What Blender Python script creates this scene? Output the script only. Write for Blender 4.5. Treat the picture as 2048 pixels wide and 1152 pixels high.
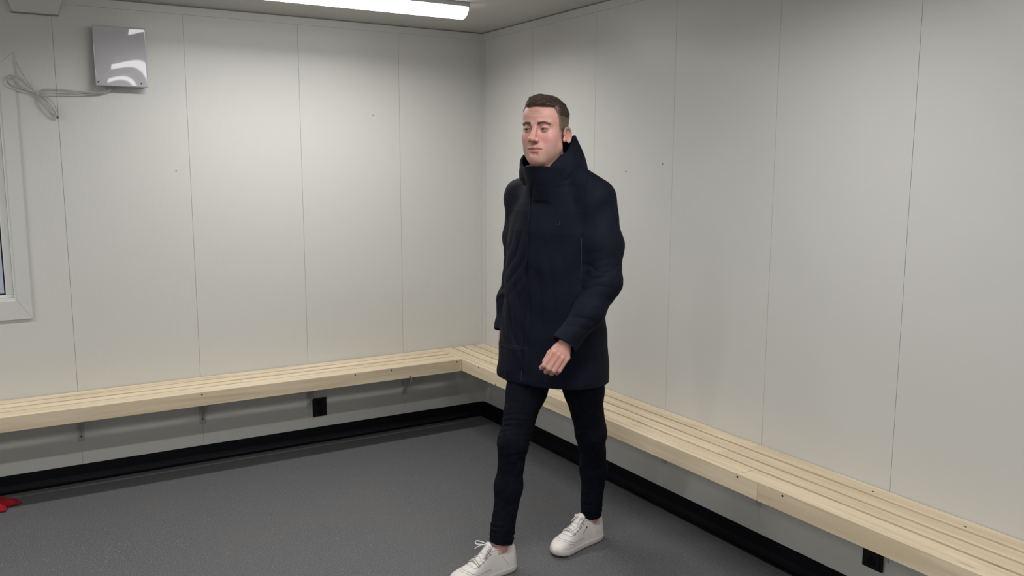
import bpy, bmesh, math, random
import numpy as np
from mathutils import Vector, Matrix
from mathutils.bvhtree import BVHTree

for _o in list(bpy.data.objects): bpy.data.objects.remove(_o)
SC = bpy.context.scene
COL = SC.collection

# ------------------------------------------------------------------ camera
F_PX, PITCH, YAW, ROLL = 1715.99, 0.14221, 0.54052, 0.00258
CAM = Vector((-2.69323, -4.84701, 1.63371))
_d = Vector((math.sin(YAW)*math.cos(PITCH), math.cos(YAW)*math.cos(PITCH), -math.sin(PITCH)))
_r0 = Vector((math.cos(YAW), -math.sin(YAW), 0)); _u0 = _r0.cross(_d)
_r = math.cos(ROLL)*_r0 + math.sin(ROLL)*_u0; _u = -math.sin(ROLL)*_r0 + math.cos(ROLL)*_u0
cd = bpy.data.cameras.new('camera'); cam = bpy.data.objects.new('camera', cd); COL.objects.link(cam)
cam.matrix_world = Matrix(((_r.x, _u.x, -_d.x, CAM.x), (_r.y, _u.y, -_d.y, CAM.y), (_r.z, _u.z, -_d.z, CAM.z), (0, 0, 0, 1)))
cd.sensor_width = 36; cd.lens = 36*F_PX/2048; cd.clip_start = 0.05
SC.camera = cam
# ------------------------------------------------------------------ world, exposure
W = bpy.data.worlds.new('sky'); SC.world = W; W.use_nodes = True
_bg = W.node_tree.nodes['Background']
_bg.inputs[0].default_value = (.80, .87, 1.0, 1); _bg.inputs[1].default_value = 0.50      # even overcast daylight
SC.view_settings.view_transform = 'Standard'; SC.view_settings.look = 'None'
SC.view_settings.gamma = 1; SC.view_settings.use_curve_mapping = False
SC.view_settings.exposure = 0.12
LAMP_STRENGTH = 5.0      # opal diffuser glow
LAMP_WATTS = 19           # downward light of the LED board of each lamp
H = 2.45

# ------------------------------------------------------------------ helpers
def mat(name, color, rough=0.5, metal=0.0, noise=None, bump=None, spec=0.5, emit=None, coat=0.0, alt=None, stretch=(1, 1, 1), sss=0.0, vcol=None, sheen=0.0):
    m = bpy.data.materials.new(name); m.use_nodes = True
    nt = m.node_tree; n = nt.nodes; l = nt.links; b = n['Principled BSDF']
    b.inputs['Base Color'].default_value = (*color, 1); b.inputs['Roughness'].default_value = rough
    b.inputs['Metallic'].default_value = metal; b.inputs['Specular IOR Level'].default_value = spec
    if coat: b.inputs['Coat Weight'].default_value = coat; b.inputs['Coat Roughness'].default_value = 0.1
    if sheen: b.inputs['Sheen Weight'].default_value = sheen; b.inputs['Sheen Roughness'].default_value = 0.5
    if sss:
        b.inputs['Subsurface Weight'].default_value = sss; b.inputs['Subsurface Radius'].default_value = (0.9, 0.35, 0.2)
        b.inputs['Subsurface Scale'].default_value = 0.006
    if emit: b.inputs['Emission Color'].default_value = (*emit[0], 1); b.inputs['Emission Strength'].default_value = emit[1]
    tc = n.new('ShaderNodeTexCoord'); mp = n.new('ShaderNodeMapping'); mp.inputs['Scale'].default_value = stretch
    l.new(tc.outputs['Object'], mp.inputs[0])
    base = None
    if vcol:
        a = n.new('ShaderNodeAttribute'); a.attribute_name = vcol; base = a.outputs['Color']
        l.new(base, b.inputs['Base Color'])
    if noise:   # (scale, amount, detail)
        t = n.new('ShaderNodeTexNoise'); t.inputs['Scale'].default_value = noise[0]; t.inputs['Detail'].default_value = noise[2] if len(noise) > 2 else 4
        l.new(mp.outputs[0], t.inputs['Vector'])
        mx = n.new('ShaderNodeMix'); mx.data_type = 'RGBA'
        mx.inputs[7].default_value = (*(alt or tuple(c*0.6 for c in color)), 1)
        if base: l.new(base, mx.inputs[6])
        else: mx.inputs[6].default_value = (*color, 1)
        mr = n.new('ShaderNodeMapRange'); mr.inputs[1].default_value = 0.35; mr.inputs[2].default_value = 0.7; mr.inputs[4].default_value = noise[1]
        l.new(t.outputs[0], mr.inputs[0]); l.new(mr.outputs[0], mx.inputs[0]); l.new(mx.outputs[2], b.inputs['Base Color'])
    if bump:    # (scale, strength, distance)
        t2 = n.new('ShaderNodeTexNoise'); t2.inputs['Scale'].default_value = bump[0]; t2.inputs['Detail'].default_value = 3
        l.new(mp.outputs[0], t2.inputs['Vector'])
        bp = n.new('ShaderNodeBump'); bp.inputs['Strength'].default_value = bump[1]; bp.inputs['Distance'].default_value = bump[2]
        l.new(t2.outputs[0], bp.inputs['Height']); l.new(bp.outputs[0], b.inputs['Normal'])
    return m

def link(name, me, m, parent=None, smooth=False):
    o = bpy.data.objects.new(name, me); COL.objects.link(o)
    if m and not me.materials: me.materials.append(m)
    if parent: o.parent = parent
    if smooth: me.shade_smooth()
    return o

def obj(name, bm, m, parent=None, smooth=False):
    me = bpy.data.meshes.new(name); bm.normal_update(); bm.to_mesh(me); bm.free()
    return link(name, me, m, parent, smooth)

def box(bm, x0, x1, y0, y1, z0, z1, bev=0.0):
    t = bmesh.new(); bmesh.ops.create_cube(t, size=1)
    for v in t.verts: v.co = Vector(((x0+x1)/2+v.co.x*(x1-x0), (y0+y1)/2+v.co.y*(y1-y0), (z0+z1)/2+v.co.z*(z1-z0)))
    if bev: bmesh.ops.bevel(t, geom=t.edges[:], offset=bev, segments=2, profile=0.5, affect='EDGES')
    me = bpy.data.meshes.new('tmp'); t.to_mesh(me); t.free(); bm.from_mesh(me); bpy.data.meshes.remove(me)
    return bm

def cells(bm, xs, zs, y0, y1, skip):
    """one connected slab in the x-z plane with rectangular holes"""
    vs = {}
    def V(i, j, k):
        if (i, j, k) not in vs: vs[i, j, k] = bm.verts.new((xs[i], (y0, y1)[k], zs[j]))
        return vs[i, j, k]
    nx, nz = len(xs)-1, len(zs)-1
    on = lambda i, j: 0 <= i < nx and 0 <= j < nz and (i, j) not in skip
    for i in range(nx):
        for j in range(nz):
            if not on(i, j): continue
            bm.faces.new([V(i, j, 0), V(i+1, j, 0), V(i+1, j+1, 0), V(i, j+1, 0)]); bm.faces.new([V(i, j, 1), V(i, j+1, 1), V(i+1, j+1, 1), V(i+1, j, 1)])
            for di, dj, a, b in ((-1, 0, (i, j), (i, j+1)), (1, 0, (i+1, j), (i+1, j+1)), (0, -1, (i, j), (i+1, j)), (0, 1, (i, j+1), (i+1, j+1))):
                if not on(i+di, j+dj): bm.faces.new([V(*a, 0), V(*b, 0), V(*b, 1), V(*a, 1)])
    bmesh.ops.recalc_face_normals(bm, faces=bm.faces[:]); return bm

def nbox(*a, **k): return box(bmesh.new(), *a, **k)

def tube(bm, pts, r, n=8, cap=True, radii=None):
    pts = [Vector(p) for p in pts]; rings = []
    up = Vector((0, 0, 1)); last = None
    for i, p in enumerate(pts):
        d = (pts[min(i+1, len(pts)-1)] - pts[max(i-1, 0)]).normalized()
        if last is None:
            a = d.cross(up if abs(d.z) < .9 else Vector((1, 0, 0))).normalized()
        else:
            a = (last - d*last.dot(d)).normalized()
        last = a; b = d.cross(a); rr = radii[i] if radii else r
        rings.append([bm.verts.new(p + a*math.cos(2*math.pi*k/n)*rr + b*math.sin(2*math.pi*k/n)*rr) for k in range(n)])
    for i in range(len(rings)-1):
        for k in range(n): bm.faces.new((rings[i][k], rings[i][(k+1) % n], rings[i+1][(k+1) % n], rings[i+1][k]))
    if cap: bm.faces.new(rings[0][::-1]); bm.faces.new(rings[-1])
    return bm

def smooth_path(pts, n=8):
    pts = [Vector(p) for p in pts]; P = [pts[0]*2-pts[1]] + pts + [pts[-1]*2-pts[-2]]; out = []
    for i in range(1, len(P)-2):
        a, b, c, d = P[i-1:i+3]
        for k in range(n):
            t = k/n; out.append(0.5*((2*b)+(c-a)*t+(2*a-5*b+4*c-d)*t*t+(3*b-a-3*c+d)*t**3))
    out.append(pts[-1]); return out

def tag(o, label=None, cat=None, group=None, kind=None):
    if label: o['label'] = label
    if cat: o['category'] = cat
    if group: o['group'] = group
    if kind: o['kind'] = kind
    return o

def empty(name, loc=(0, 0, 0), rz=0):
    o = bpy.data.objects.new(name, None); COL.objects.link(o); o.location = loc; o.rotation_euler = (0, 0, rz); o.empty_display_size = 0.1
    return o

# ------------------------------------------------------------------ materials
def wall_material():
    m = mat('wall_panel_paint', (0.575, 0.575, 0.555), rough=0.33, spec=0.5)
    nt = m.node_tree; n = nt.nodes; l = nt.links; b = n['Principled BSDF']
    tc = n['Texture Coordinate']
    sep = n.new('ShaderNodeSeparateXYZ'); l.new(tc.outputs['Object'], sep.inputs[0])
    add = n.new('ShaderNodeMath'); add.operation = 'ADD'; l.new(sep.outputs[0], add.inputs[0]); l.new(sep.outputs[1], add.inputs[1])
    mul = n.new('ShaderNodeMath'); mul.operation = 'MULTIPLY'; mul.inputs[1].default_value = 2*math.pi/0.0125; l.new(add.outputs[0], mul.inputs[0])
    sn = n.new('ShaderNodeMath'); sn.operation = 'SINE'; l.new(mul.outputs[0], sn.inputs[0])
    nz = n.new('ShaderNodeTexNoise'); nz.inputs['Scale'].default_value = 1.3; nz.inputs['Detail'].default_value = 2; l.new(tc.outputs['Object'], nz.inputs['Vector'])
    b1 = n.new('ShaderNodeBump'); b1.inputs['Strength'].default_value = 0.06; b1.inputs['Distance'].default_value = 0.0006
    l.new(sn.outputs[0], b1.inputs['Height'])
    b2 = n.new('ShaderNodeBump'); b2.inputs['Strength'].default_value = 0.25; b2.inputs['Distance'].default_value = 0.01
    l.new(nz.outputs[0], b2.inputs['Height']); l.new(b1.outputs[0], b2.inputs['Normal']); l.new(b2.outputs[0], b.inputs['Normal'])
    return m
M_WALL = wall_material()
M_TRIM = mat('trim_paint', (0.56, 0.56, 0.545), rough=0.35)
M_GAP = mat('joint_shadow_gap', (0.24, 0.24, 0.225), rough=0.8)
M_CEIL = mat('ceiling_paint', (0.50, 0.50, 0.47), rough=0.5, bump=(3, .1, .01))
M_BASE = mat('black_vinyl', (0.0035, 0.004, 0.007), rough=0.6, spec=0.15)
M_PVC = mat('white_window_plastic', (0.66, 0.67, 0.66), rough=0.25)
M_METAL_W = mat('white_bracket_metal', (0.42, 0.42, 0.44), rough=0.4)
M_SCREW = mat('dark_screw', (0.03, 0.022, 0.015), rough=0.5, metal=0.3)
M_BLACK = mat('black_plastic', (0.004, 0.004, 0.005), rough=0.4, spec=0.3)
M_CABLE = mat('grey_cable', (0.40, 0.40, 0.38), rough=0.5)

def floor_material():
    m = mat('speckled_vinyl', (0.075, 0.077, 0.083), rough=0.48, spec=0.35)
    nt = m.node_tree; n = nt.nodes; l = nt.links; b = n['Principled BSDF']; tc = n['Texture Coordinate']
    def noise(sc, det):
        t = n.new('ShaderNodeTexNoise'); t.inputs['Scale'].default_value = sc; t.inputs['Detail'].default_value = det; l.new(tc.outputs['Object'], t.inputs['Vector']); return t
    def ramp(src, lo, hi, a=0, b_=1):
        r = n.new('ShaderNodeMapRange'); r.inputs[1].default_value = lo; r.inputs[2].default_value = hi; r.inputs[3].default_value = a; r.inputs[4].default_value = b_; l.new(src, r.inputs[0]); return r.outputs[0]
    def mix(fac, a, c2):
        x = n.new('ShaderNodeMix'); x.data_type = 'RGBA'; l.new(fac, x.inputs[0])
        if isinstance(a, tuple): x.inputs[6].default_value = (*a, 1)
        else: l.new(a, x.inputs[6])
        x.inputs[7].default_value = (*c2, 1); return x.outputs[2]
    c = mix(ramp(noise(190, 3).outputs[0], .4, .62), (0.070, 0.072, 0.080), (0.140, 0.142, 0.150))
    c = mix(ramp(noise(2.2, 4).outputs[0], .45, .7, 0, .35), c, (0.118, 0.112, 0.105))
    v = n.new('ShaderNodeTexVoronoi'); v.inputs['Scale'].default_value = 42; l.new(tc.outputs['Object'], v.inputs['Vector'])
    c = mix(ramp(v.outputs['Distance'], .12, .05, 0, .75), c, (0.30, 0.29, 0.28))
    v2 = n.new('ShaderNodeTexVoronoi'); v2.inputs['Scale'].default_value = 9; l.new(tc.outputs['Object'], v2.inputs['Vector'])
    c = mix(ramp(v2.outputs['Distance'], .045, .03), c, (0.02, 0.018, 0.018))
    l.new(c, b.inputs['Base Color'])
    bp = n.new('ShaderNodeBump'); bp.inputs['Strength'].default_value = .25; bp.inputs['Distance'].default_value = .001
    l.new(noise(300, 3).outputs[0], bp.inputs['Height']); l.new(bp.outputs[0], b.inputs['Normal'])
    return m
M_FLOOR = floor_material()

def wood_material(name, base, axis):
    st = (1, 1, 1)
    m = bpy.data.materials.new(name); m.use_nodes = True; nt = m.node_tree; n = nt.nodes; l = nt.links; b = n['Principled BSDF']
    b.inputs['Roughness'].default_value = .55; b.inputs['Specular IOR Level'].default_value = .3
    tc = n.new('ShaderNodeTexCoord'); mp = n.new('ShaderNodeMapping'); sc = [26, 26, 26]; sc[axis] = 1.3; mp.inputs['Scale'].default_value = sc
    oi = n.new('ShaderNodeObjectInfo'); cmb = n.new('ShaderNodeVectorMath'); cmb.operation = 'ADD'
    ml = n.new('ShaderNodeMath'); ml.operation = 'MULTIPLY'; ml.inputs[1].default_value = 40; l.new(oi.outputs['Random'], ml.inputs[0])
    l.new(tc.outputs['Object'], cmb.inputs[0]); l.new(ml.outputs[0], cmb.inputs[1]); l.new(cmb.outputs[0], mp.inputs[0])
    t = n.new('ShaderNodeTexNoise'); t.inputs['Scale'].default_value = 1.0; t.inputs['Detail'].default_value = 5; t.inputs['Distortion'].default_value = 1.2; l.new(mp.outputs[0], t.inputs['Vector'])
    cr = n.new('ShaderNodeValToRGB'); l.new(t.outputs[0], cr.inputs[0])
    cr.color_ramp.elements[0].position = .3; cr.color_ramp.elements[0].color = (base[0]*.80, base[1]*.76, base[2]*.68, 1)
    cr.color_ramp.elements[1].position = .62; cr.color_ramp.elements[1].color = (*base, 1)
    mp2 = n.new('ShaderNodeMapping'); s2 = [9, 9, 9]; s2[axis] = 2.2; mp2.inputs['Scale'].default_value = s2; l.new(cmb.outputs[0], mp2.inputs[0])
    v = n.new('ShaderNodeTexVoronoi'); v.inputs['Scale'].default_value = 1.0; l.new(mp2.outputs[0], v.inputs['Vector'])
    r = n.new('ShaderNodeMapRange'); r.inputs[1].default_value = .10; r.inputs[2].default_value = .03; r.inputs[4].default_value = .6; l.new(v.outputs['Distance'], r.inputs[0])
    x = n.new('ShaderNodeMix'); x.data_type = 'RGBA'; l.new(r.outputs[0], x.inputs[0]); l.new(cr.outputs[0], x.inputs[6]); x.inputs[7].default_value = (base[0]*.5, base[1]*.4, base[2]*.3, 1)
    hv = n.new('ShaderNodeHueSaturation'); mr = n.new('ShaderNodeMapRange'); mr.inputs[3].default_value = .93; mr.inputs[4].default_value = 1.05; l.new(oi.outputs['Random'], mr.inputs[0])
    l.new(mr.outputs[0], hv.inputs['Value']); l.new(x.outputs[2], hv.inputs['Color']); l.new(hv.outputs[0], b.inputs['Base Color'])
    bp = n.new('ShaderNodeBump'); bp.inputs['Strength'].default_value = .15; bp.inputs['Distance'].default_value = .001; l.new(t.outputs[0], bp.inputs['Height']); l.new(bp.outputs[0], b.inputs['Normal'])
    return m
WOODC = (0.72, 0.61, 0.455)
M_WOODX = wood_material('spruce_along_x', WOODC, 0)
M_WOODY = wood_material('spruce_along_y', WOODC, 1)

# ------------------------------------------------------------------ room shell
XL, YF = -5.46, -6.07      # far left wall, wall behind the camera
PW = 0.607
WX0, WX1, WZ0, WZ1 = -3.78, -2.635, 0.965, 2.10      # window opening in the back wall
tag(obj('floor', nbox(XL-.1, .1, YF-.1, .1, -.08, 0), M_FLOOR), kind='structure')
tag(obj('ceiling', nbox(XL-.1, .1, YF-.1, .1, H, H+.08), M_CEIL), kind='structure')
G = 0.0007   # half of the joint between two panels
def panels(side):
    """sandwich panels with recessed joints in front of a dark backing"""
    if side == 'back':
        bm = bmesh.new()
        cells(bm, [XL, WX0, WX1, 0], [0, WZ0, WZ1, H], .0032, .09, {(1, 1)})
        w = obj('wall_back', bm, M_GAP)
        edges = [0]+[-.5756-PW*k for k in range(9)]
    elif side == 'right':
        w = obj('wall_right', nbox(.0032, .09, YF, .09, 0, H), M_GAP); edges = [0]+[-.583-PW*k for k in range(10)]
    elif side == 'left':
        w = obj('wall_left', nbox(XL-.09, XL-.0032, YF, .09, 0, H), M_GAP); edges = [-.0-PW*k for k in range(11)]
    else:
        w = obj('wall_front', nbox(XL, 0, YF-.09, YF-.0032, 0, H), M_GAP); edges = [0-PW*k for k in range(10)]
    tag(w, kind='structure')
    lo = XL if side in ('back', 'front') else YF
    edges = [e for e in edges if e > lo+.05]+[lo]
    for i in range(len(edges)-1):
        a, b = edges[i+1]+(G if i < len(edges)-2 else 0), edges[i]-(G if i else 0)
        bm = bmesh.new()
        if side == 'back':
            xs = [a]+[x for x in (WX0, WX1) if a < x < b]+[b]
            inw = [i for i in range(len(xs)-1) if WX0-1e-6 <= xs[i] and xs[i+1] <= WX1+1e-6]
            if len(inw) == len(xs)-1:       # wholly under and over the window: two panels
                obj('wall_panel', nbox(a, b, 0, .003, 0, WZ0), M_WALL, w); box(bm, a, b, 0, .003, WZ1, H)
            else: cells(bm, xs, [0, WZ0, WZ1, H] if inw else [0, H], 0, .003, {(i, 1) for i in inw})
        elif side == 'right': box(bm, 0, .003, a, b, 0, H)
        elif side == 'left': box(bm, XL-.003, XL, a, b, 0, H)
        else: box(bm, a, b, YF-.003, YF, 0, H)
        obj('wall_panel', bm, M_WALL, w)
    return w
for s in ('back', 'right', 'left', 'front'): panels(s)

# black coved vinyl baseboards
def baseboard(name, along, lo, hi, sgn):
    prof = [(0, .082), (.004, .080), (.005, .03), (.010, .012), (.022, .004), (.045, .0025), (.05, 0), (0, 0)]
    bm = bmesh.new(); rings = []
    for e in (lo, hi):
        rings.append([bm.verts.new((e, -d, z) if along == 'x' else (-d, e, z)) for d, z in prof])
    n = len(prof)
    for k in range(n): bm.faces.new((rings[0][k], rings[0][(k+1) % n], rings[1][(k+1) % n], rings[1][k]))
    bm.faces.new(rings[0]); bm.faces.new(rings[1][::-1]); bmesh.ops.recalc_face_normals(bm, faces=bm.faces[:])
    return tag(obj(name, bm, M_BASE), kind='structure')
baseboard('baseboard_back', 'x', XL, 0, 1); baseboard('baseboard_right', 'y', YF, -.0, 1)
# ceiling and corner trims
tag(obj('trim_1', nbox(XL, 0, -.010, 0, 2.405, 2.443), M_TRIM), kind='structure')
tag(obj('trim_2', nbox(-.010, 0, YF, -.010, 2.405, 2.443), M_TRIM), kind='structure')
tag(obj('trim_3', nbox(XL, 0, -.006, 0, 2.443, H), M_GAP), kind='structure')
tag(obj('trim_4', nbox(-.006, 0, YF, -.006, 2.443, H), M_GAP), kind='structure')
bm = box(bmesh.new(), -.030, 0, -.008, 0, .083, 2.405); box(bm, -.008, 0, -.030, -.008, .083, 2.405)
tag(obj('trim_5', bm, M_TRIM), kind='structure')

# ------------------------------------------------------------------ window
wn = tag(empty('window_1', ((WX0+WX1)/2, 0, WZ0)), kind='structure')
def wchild(name, bm, m, p=None):
    o = obj(name, bm, m, wn)
    for v in o.data.vertices: v.co -= wn.location
    return o
cw = .062
co_ = [(WX0-cw, WZ0-.093), (WX1+cw, WZ0-.093), (WX1+cw, WZ1+cw), (WX0-cw, WZ1+cw)]; ci_ = [(WX0, WZ0), (WX1, WZ0), (WX1, WZ1), (WX0, WZ1)]
for i in range(4):      # mitred casing boards
    j = (i+1) % 4; d_ = Vector((co_[j][0]-co_[i][0], co_[j][1]-co_[i][1])).normalized()*.0005
    q = [co_[i], co_[j], ci_[j], ci_[i]]; q = [(p[0]+d_.x*s_, p[1]+d_.y*s_) for p, s_ in zip(q, (1, -1, -1, 1))]
    bm = bmesh.new(); f_ = [[bm.verts.new((x, y, z)) for x, z in q] for y in (-.010, -.0002)]
    bm.faces.new(f_[0]); bm.faces.new(f_[1][::-1])
    for k in range(4): bm.faces.new((f_[0][k], f_[0][(k+1) % 4], f_[1][(k+1) % 4], f_[1][k]))
    bmesh.ops.recalc_face_normals(bm, faces=bm.faces[:]); wchild('casing', bm, M_TRIM)
for a in [(WX0, WX1, WZ1-.012, WZ1), (WX0, WX1, WZ0, WZ0+.012), (WX0, WX0+.012, WZ0+.012, WZ1-.012), (WX1-.012, WX1, WZ0+.012, WZ1-.012)]:
    wchild('jamb', nbox(a[0], a[1], -.004, .09, a[2], a[3]), M_PVC)
fx0, fx1, fz0, fz1 = WX0+.012, WX1-.012, WZ0+.012, WZ1-.012
t_ = .034
for a in [(fx0, fx1, fz0, fz0+t_*.5), (fx0, fx1, fz1-t_, fz1), (fx0, fx0+t_, fz0+t_*.5, fz1-t_), (fx1-t_, fx1, fz0+t_*.5, fz1-t_)]:
    wchild('sash', nbox(a[0], a[1], .02, .07, a[2], a[3], bev=.003), M_PVC)
g0, g1, h0, h1 = fx0+t_, fx1-t_, fz0+t_*.5, fz1-t_
wchild('gasket', cells(bmesh.new(), [g0, g0+.006, g1-.006, g1], [h0, h0+.006, h1-.006, h1], .024, .05, {(1, 1)}), M_BLACK)
mg = mat('window_glass', (1, 1, 1), rough=.03); mg.node_tree.nodes['Principled BSDF'].inputs['Transmission Weight'].default_value = 1; mg.node_tree.nodes['Principled BSDF'].inputs['IOR'].default_value = 1.3
wchild('pane', nbox(g0+.006, g1-.006, .034, .040, h0+.006, h1-.006), mg)

# snowy yard outside the window
tag(obj('ground', nbox(-25, 20, .3, 40, -.5, -.35), mat('snow', (.62, .64, .67), rough=.9, noise=(.6, .4, 3), alt=(.45, .46, .48))), kind='structure')

# ------------------------------------------------------------------ ceiling lamps
M_LAMP = mat('lit_opal_diffuser', (.9, .9, .9), rough=.4, emit=((1.0, .985, .955), LAMP_STRENGTH))
M_HOUSE = mat('lamp_housing', (.55, .55, .56), rough=.4)
def make_lamp():
    L_, w = 1.46, .135
    e = empty('ceiling_lamp')
    bm = nbox(-L_/2, L_/2, -w/2, w/2, -.022, 0, bev=.002); obj('housing', bm, M_HOUSE, e)
    bm = bmesh.new(); rings = []
    for sx in (-L_/2+.004, L_/2-.004):
        pr = [(-w/2+.004, -.022)]+[(-math.cos(a)*(w/2-.006), -.030-math.sin(a)*.045) for a in np.linspace(0, math.pi, 14)]+[(w/2-.004, -.022)]
        rings.append([bm.verts.new((sx, y, z)) for y, z in pr])
    n = len(rings[0])
    for k in range(n-1): bm.faces.new((rings[0][k], rings[0][k+1], rings[1][k+1], rings[1][k]))
    bm.faces.new(rings[0]); bm.faces.new(rings[1][::-1]); bmesh.ops.recalc_face_normals(bm, faces=bm.faces[:])
    obj('diffuser', bm, M_LAMP, e)
    bm = bmesh.new()
    bm.free()
    for s in (-1, 1): obj('end_cap', nbox(s*(L_/2-.001)-.003, s*(L_/2-.001)+.003, -w/2, w/2, -.04, 0), M_HOUSE, e)
    ld = bpy.data.lights.new('led_board', 'AREA'); ld.shape = 'RECTANGLE'; ld.size = L_-.06; ld.size_y = .08; ld.spread = math.radians(166)
    ld.energy = LAMP_WATTS; ld.color = (1.0, .985, .955)
    lo_ = bpy.data.objects.new('led_board', ld); COL.objects.link(lo_); lo_.location = (0, 0, -.0765); lo_.parent = e
    return e
def dup(root, loc, rz=0):
    r = root.copy(); COL.objects.link(r); r.location = loc; r.rotation_euler = (0, 0, rz)
    for ch in list(root.children):
        c = ch.copy(); COL.objects.link(c); c.parent = r
    return r
lamp = make_lamp(); lamp.location = (-1.29, -.80, H)
tag(lamp, 'long lit white tube lamp on the ceiling, nearest the back wall', 'lamp', 'ceiling lamps')
for k, (x, y, lab) in enumerate([(-1.31, -3.0, 'lit tube lamp on the ceiling above the man, nearer the camera'),
        (-4.1, -.80, 'lit tube lamp on the ceiling left of the window'), (-4.1, -3.0, 'lit tube lamp on the ceiling in the left half of the room'),
        (-1.31, -5.2, 'lit tube lamp on the ceiling behind the camera, right side'), (-4.1, -5.2, 'lit tube lamp on the ceiling behind the camera, left side')]):
    d_ = dup(lamp, (x, y, H)); tag(d_, lab, 'lamp', 'ceiling lamps')

# ------------------------------------------------------------------ benches
BD, BT, BH, TH = .340, .471, .072, .022      # depth, top height, fascia height, slat thickness
sl = [(.004, .077), (.091, .156), (.170, .231), (.245, .3185)]
def bench(name, along, lo, hi, cuts, label):
    e = empty(name, ((lo+hi)/2, -.17, 0) if along == 'x' else (-.17, (lo+hi)/2, 0))
    M = M_WOODX if along == 'x' else M_WOODY
    rnd = random.Random(5 if along == 'x' else 8)
    def B(name, a0, a1, d0, d1, z0, z1, m=M, bev=.0015, parent=e):
        o = obj(name, nbox(a0, a1, -d1, -d0, z0, z1, bev=bev) if along == 'x' else nbox(-d1, -d0, a0, a1, z0, z1, bev=bev), m, parent)
        for v in o.data.vertices: v.co -= e.location
        return o
    for i, (d0, d1) in enumerate(sl):
        cs = [lo]+sorted(cuts[i])+[hi]
        for a, b in zip(cs[:-1], cs[1:]):
            w = rnd.uniform(-.0015, .0015)
            B('slat', a+.0005, b-.0005, d0+w, d1+w, BT-TH, BT+rnd.uniform(-.001, .0008))
    cs = [lo]+sorted(cuts[4])+[hi]
    for a, b in zip(cs[:-1], cs[1:]): B('fascia_board', a+.0005, b-.0005, .3195, BD, BT-BH, BT+.0005)
    # wall batten, cross bearers under the slats
    B('wall_batten', lo+.01, hi-.01, .003, .033, BT-TH-.045, BT-TH-.0005)
    return e, B
YB = YF+.02
rb, RB = bench('slatted_bench', 'y', YB, -.004, [[-2.40, -4.9], [-2.41, -4.8], [-2.38, -4.9], [-2.60, -4.7], [-2.70, -5.0]], None)
tag(rb, 'pale wooden slatted wall bench running along the right wall behind the man', 'bench', 'slatted wall benches')
lb, LB = bench('slatted_bench', 'x', XL+.01, -BD-.001, [[-3.6], [-3.3], [-1.62], [-3.5], [-3.4]], None)
tag(lb, 'pale wooden slatted wall bench running along the left wall under the window', 'bench', 'slatted wall benches')
# white angle brackets below the benches, at the wall joints
def brackets(e, along, spots):
    for s in spots:
        bm = bmesh.new()
        def bx(a0, a1, d0, d1, z0, z1):
            if along == 'x': box(bm, a0, a1, -d1, -d0, z0, z1)
            else: box(bm, -d1, -d0, a0, a1, z0, z1)
        zt = BT-TH-.047
        v = []      # L strip of bent steel
        Lp = [(.0005, .205), (.0005, zt), (.30, zt), (.30, zt-.004), (.004, zt-.004), (.004, .205)]
        q = [[bm.verts.new((a, -d, z) if along == 'x' else (-d, a, z)) for d, z in Lp] for a in (s-.016, s+.016)]
        bm.faces.new(q[0]); bm.faces.new(q[1][::-1])
        for i in range(6): bm.faces.new((q[0][i], q[0][(i+1) % 6], q[1][(i+1) % 6], q[1][i]))
        bmesh.ops.recalc_face_normals(bm, faces=bm.faces[:])
        o = obj('wall_bracket', bm, M_METAL_W, e)
        for p_ in o.data.vertices: p_.co -= e.location
        bm = bmesh.new()      # diagonal rib
        for a in (s-.0015, s+.0015):
            for (d, z) in [(.004, .235), (.004, zt-.004), (.25, zt-.004)]:
                v.append(bm.verts.new((a, -d, z) if along == 'x' else (-d, a, z)))
        bm.faces.new(v[:3]); bm.faces.new(v[3:][::-1])
        for i, j in ((0, 1), (1, 2), (2, 0)): bm.faces.new((v[i], v[j], v[j+3], v[i+3]))
        bmesh.ops.recalc_face_normals(bm, faces=bm.faces[:])
        rib = obj('rib', bm, M_METAL_W, o)
        for q in rib.data.vertices: q.co -= e.location
        for z in (.232,):
            bm = bmesh.new(); m4 = Matrix.Translation((s, -.005, z)) @ Matrix.Rotation(math.pi/2, 4, 'X') if along == 'x' else Matrix.Translation((-.005, s, z)) @ Matrix.Rotation(math.pi/2, 4, 'Y')
            bmesh.ops.create_cone(bm, cap_ends=True, segments=10, radius1=.004, radius2=.004, depth=.003, matrix=m4)
        k = obj('screw', bm, M_SCREW, o)
        for q in k.data.vertices: q.co -= e.location
brackets(lb, 'x', [-.575-PW*k for k in range(8)]); brackets(rb, 'y', [-.583-PW*k for k in range(9)])
# screw heads in the fascia boards and slats
def screws(e, along, L, TL):
    for s, z in L:
        bm = bmesh.new()
        m4 = Matrix.Translation((s, -BD-.0003, z)) @ Matrix.Rotation(math.pi/2, 4, 'X') if along == 'x' else Matrix.Translation((-BD-.0003, s, z)) @ Matrix.Rotation(math.pi/2, 4, 'Y')
        bmesh.ops.create_cone(bm, cap_ends=True, segments=12, radius1=.0042, radius2=.0042, depth=.0014, matrix=m4)
        o = obj('screw_head', bm, M_SCREW, e)
        for q in o.data.vertices: q.co -= e.location
    for s, d in TL:
        bm = bmesh.new()
        m4 = Matrix.Translation((s, -d, BT+.0006) if along == 'x' else (-d, s, BT+.0006))
        bmesh.ops.create_cone(bm, cap_ends=True, segments=12, radius1=.0035, radius2=.0035, depth=.0014, matrix=m4)
        o = obj('screw_head', bm, M_SCREW, e)
        for q in o.data.vertices: q.co -= e.location
screws(lb, 'x', [(-.375, BT-.012), (-.80, BT-.012), (-1.02, BT-.013), (-1.85, BT-.012), (-.68, BT-BH+.006)], [])
screws(rb, 'y', [(-2.60, BT-.012), (-2.82, BT-.012), (-.55, BT-.008), (-.75, BT-BH+.008)], [(-2.98, .05), (-3.33, .06), (-.03, .16), (-.55, .25)])

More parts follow.
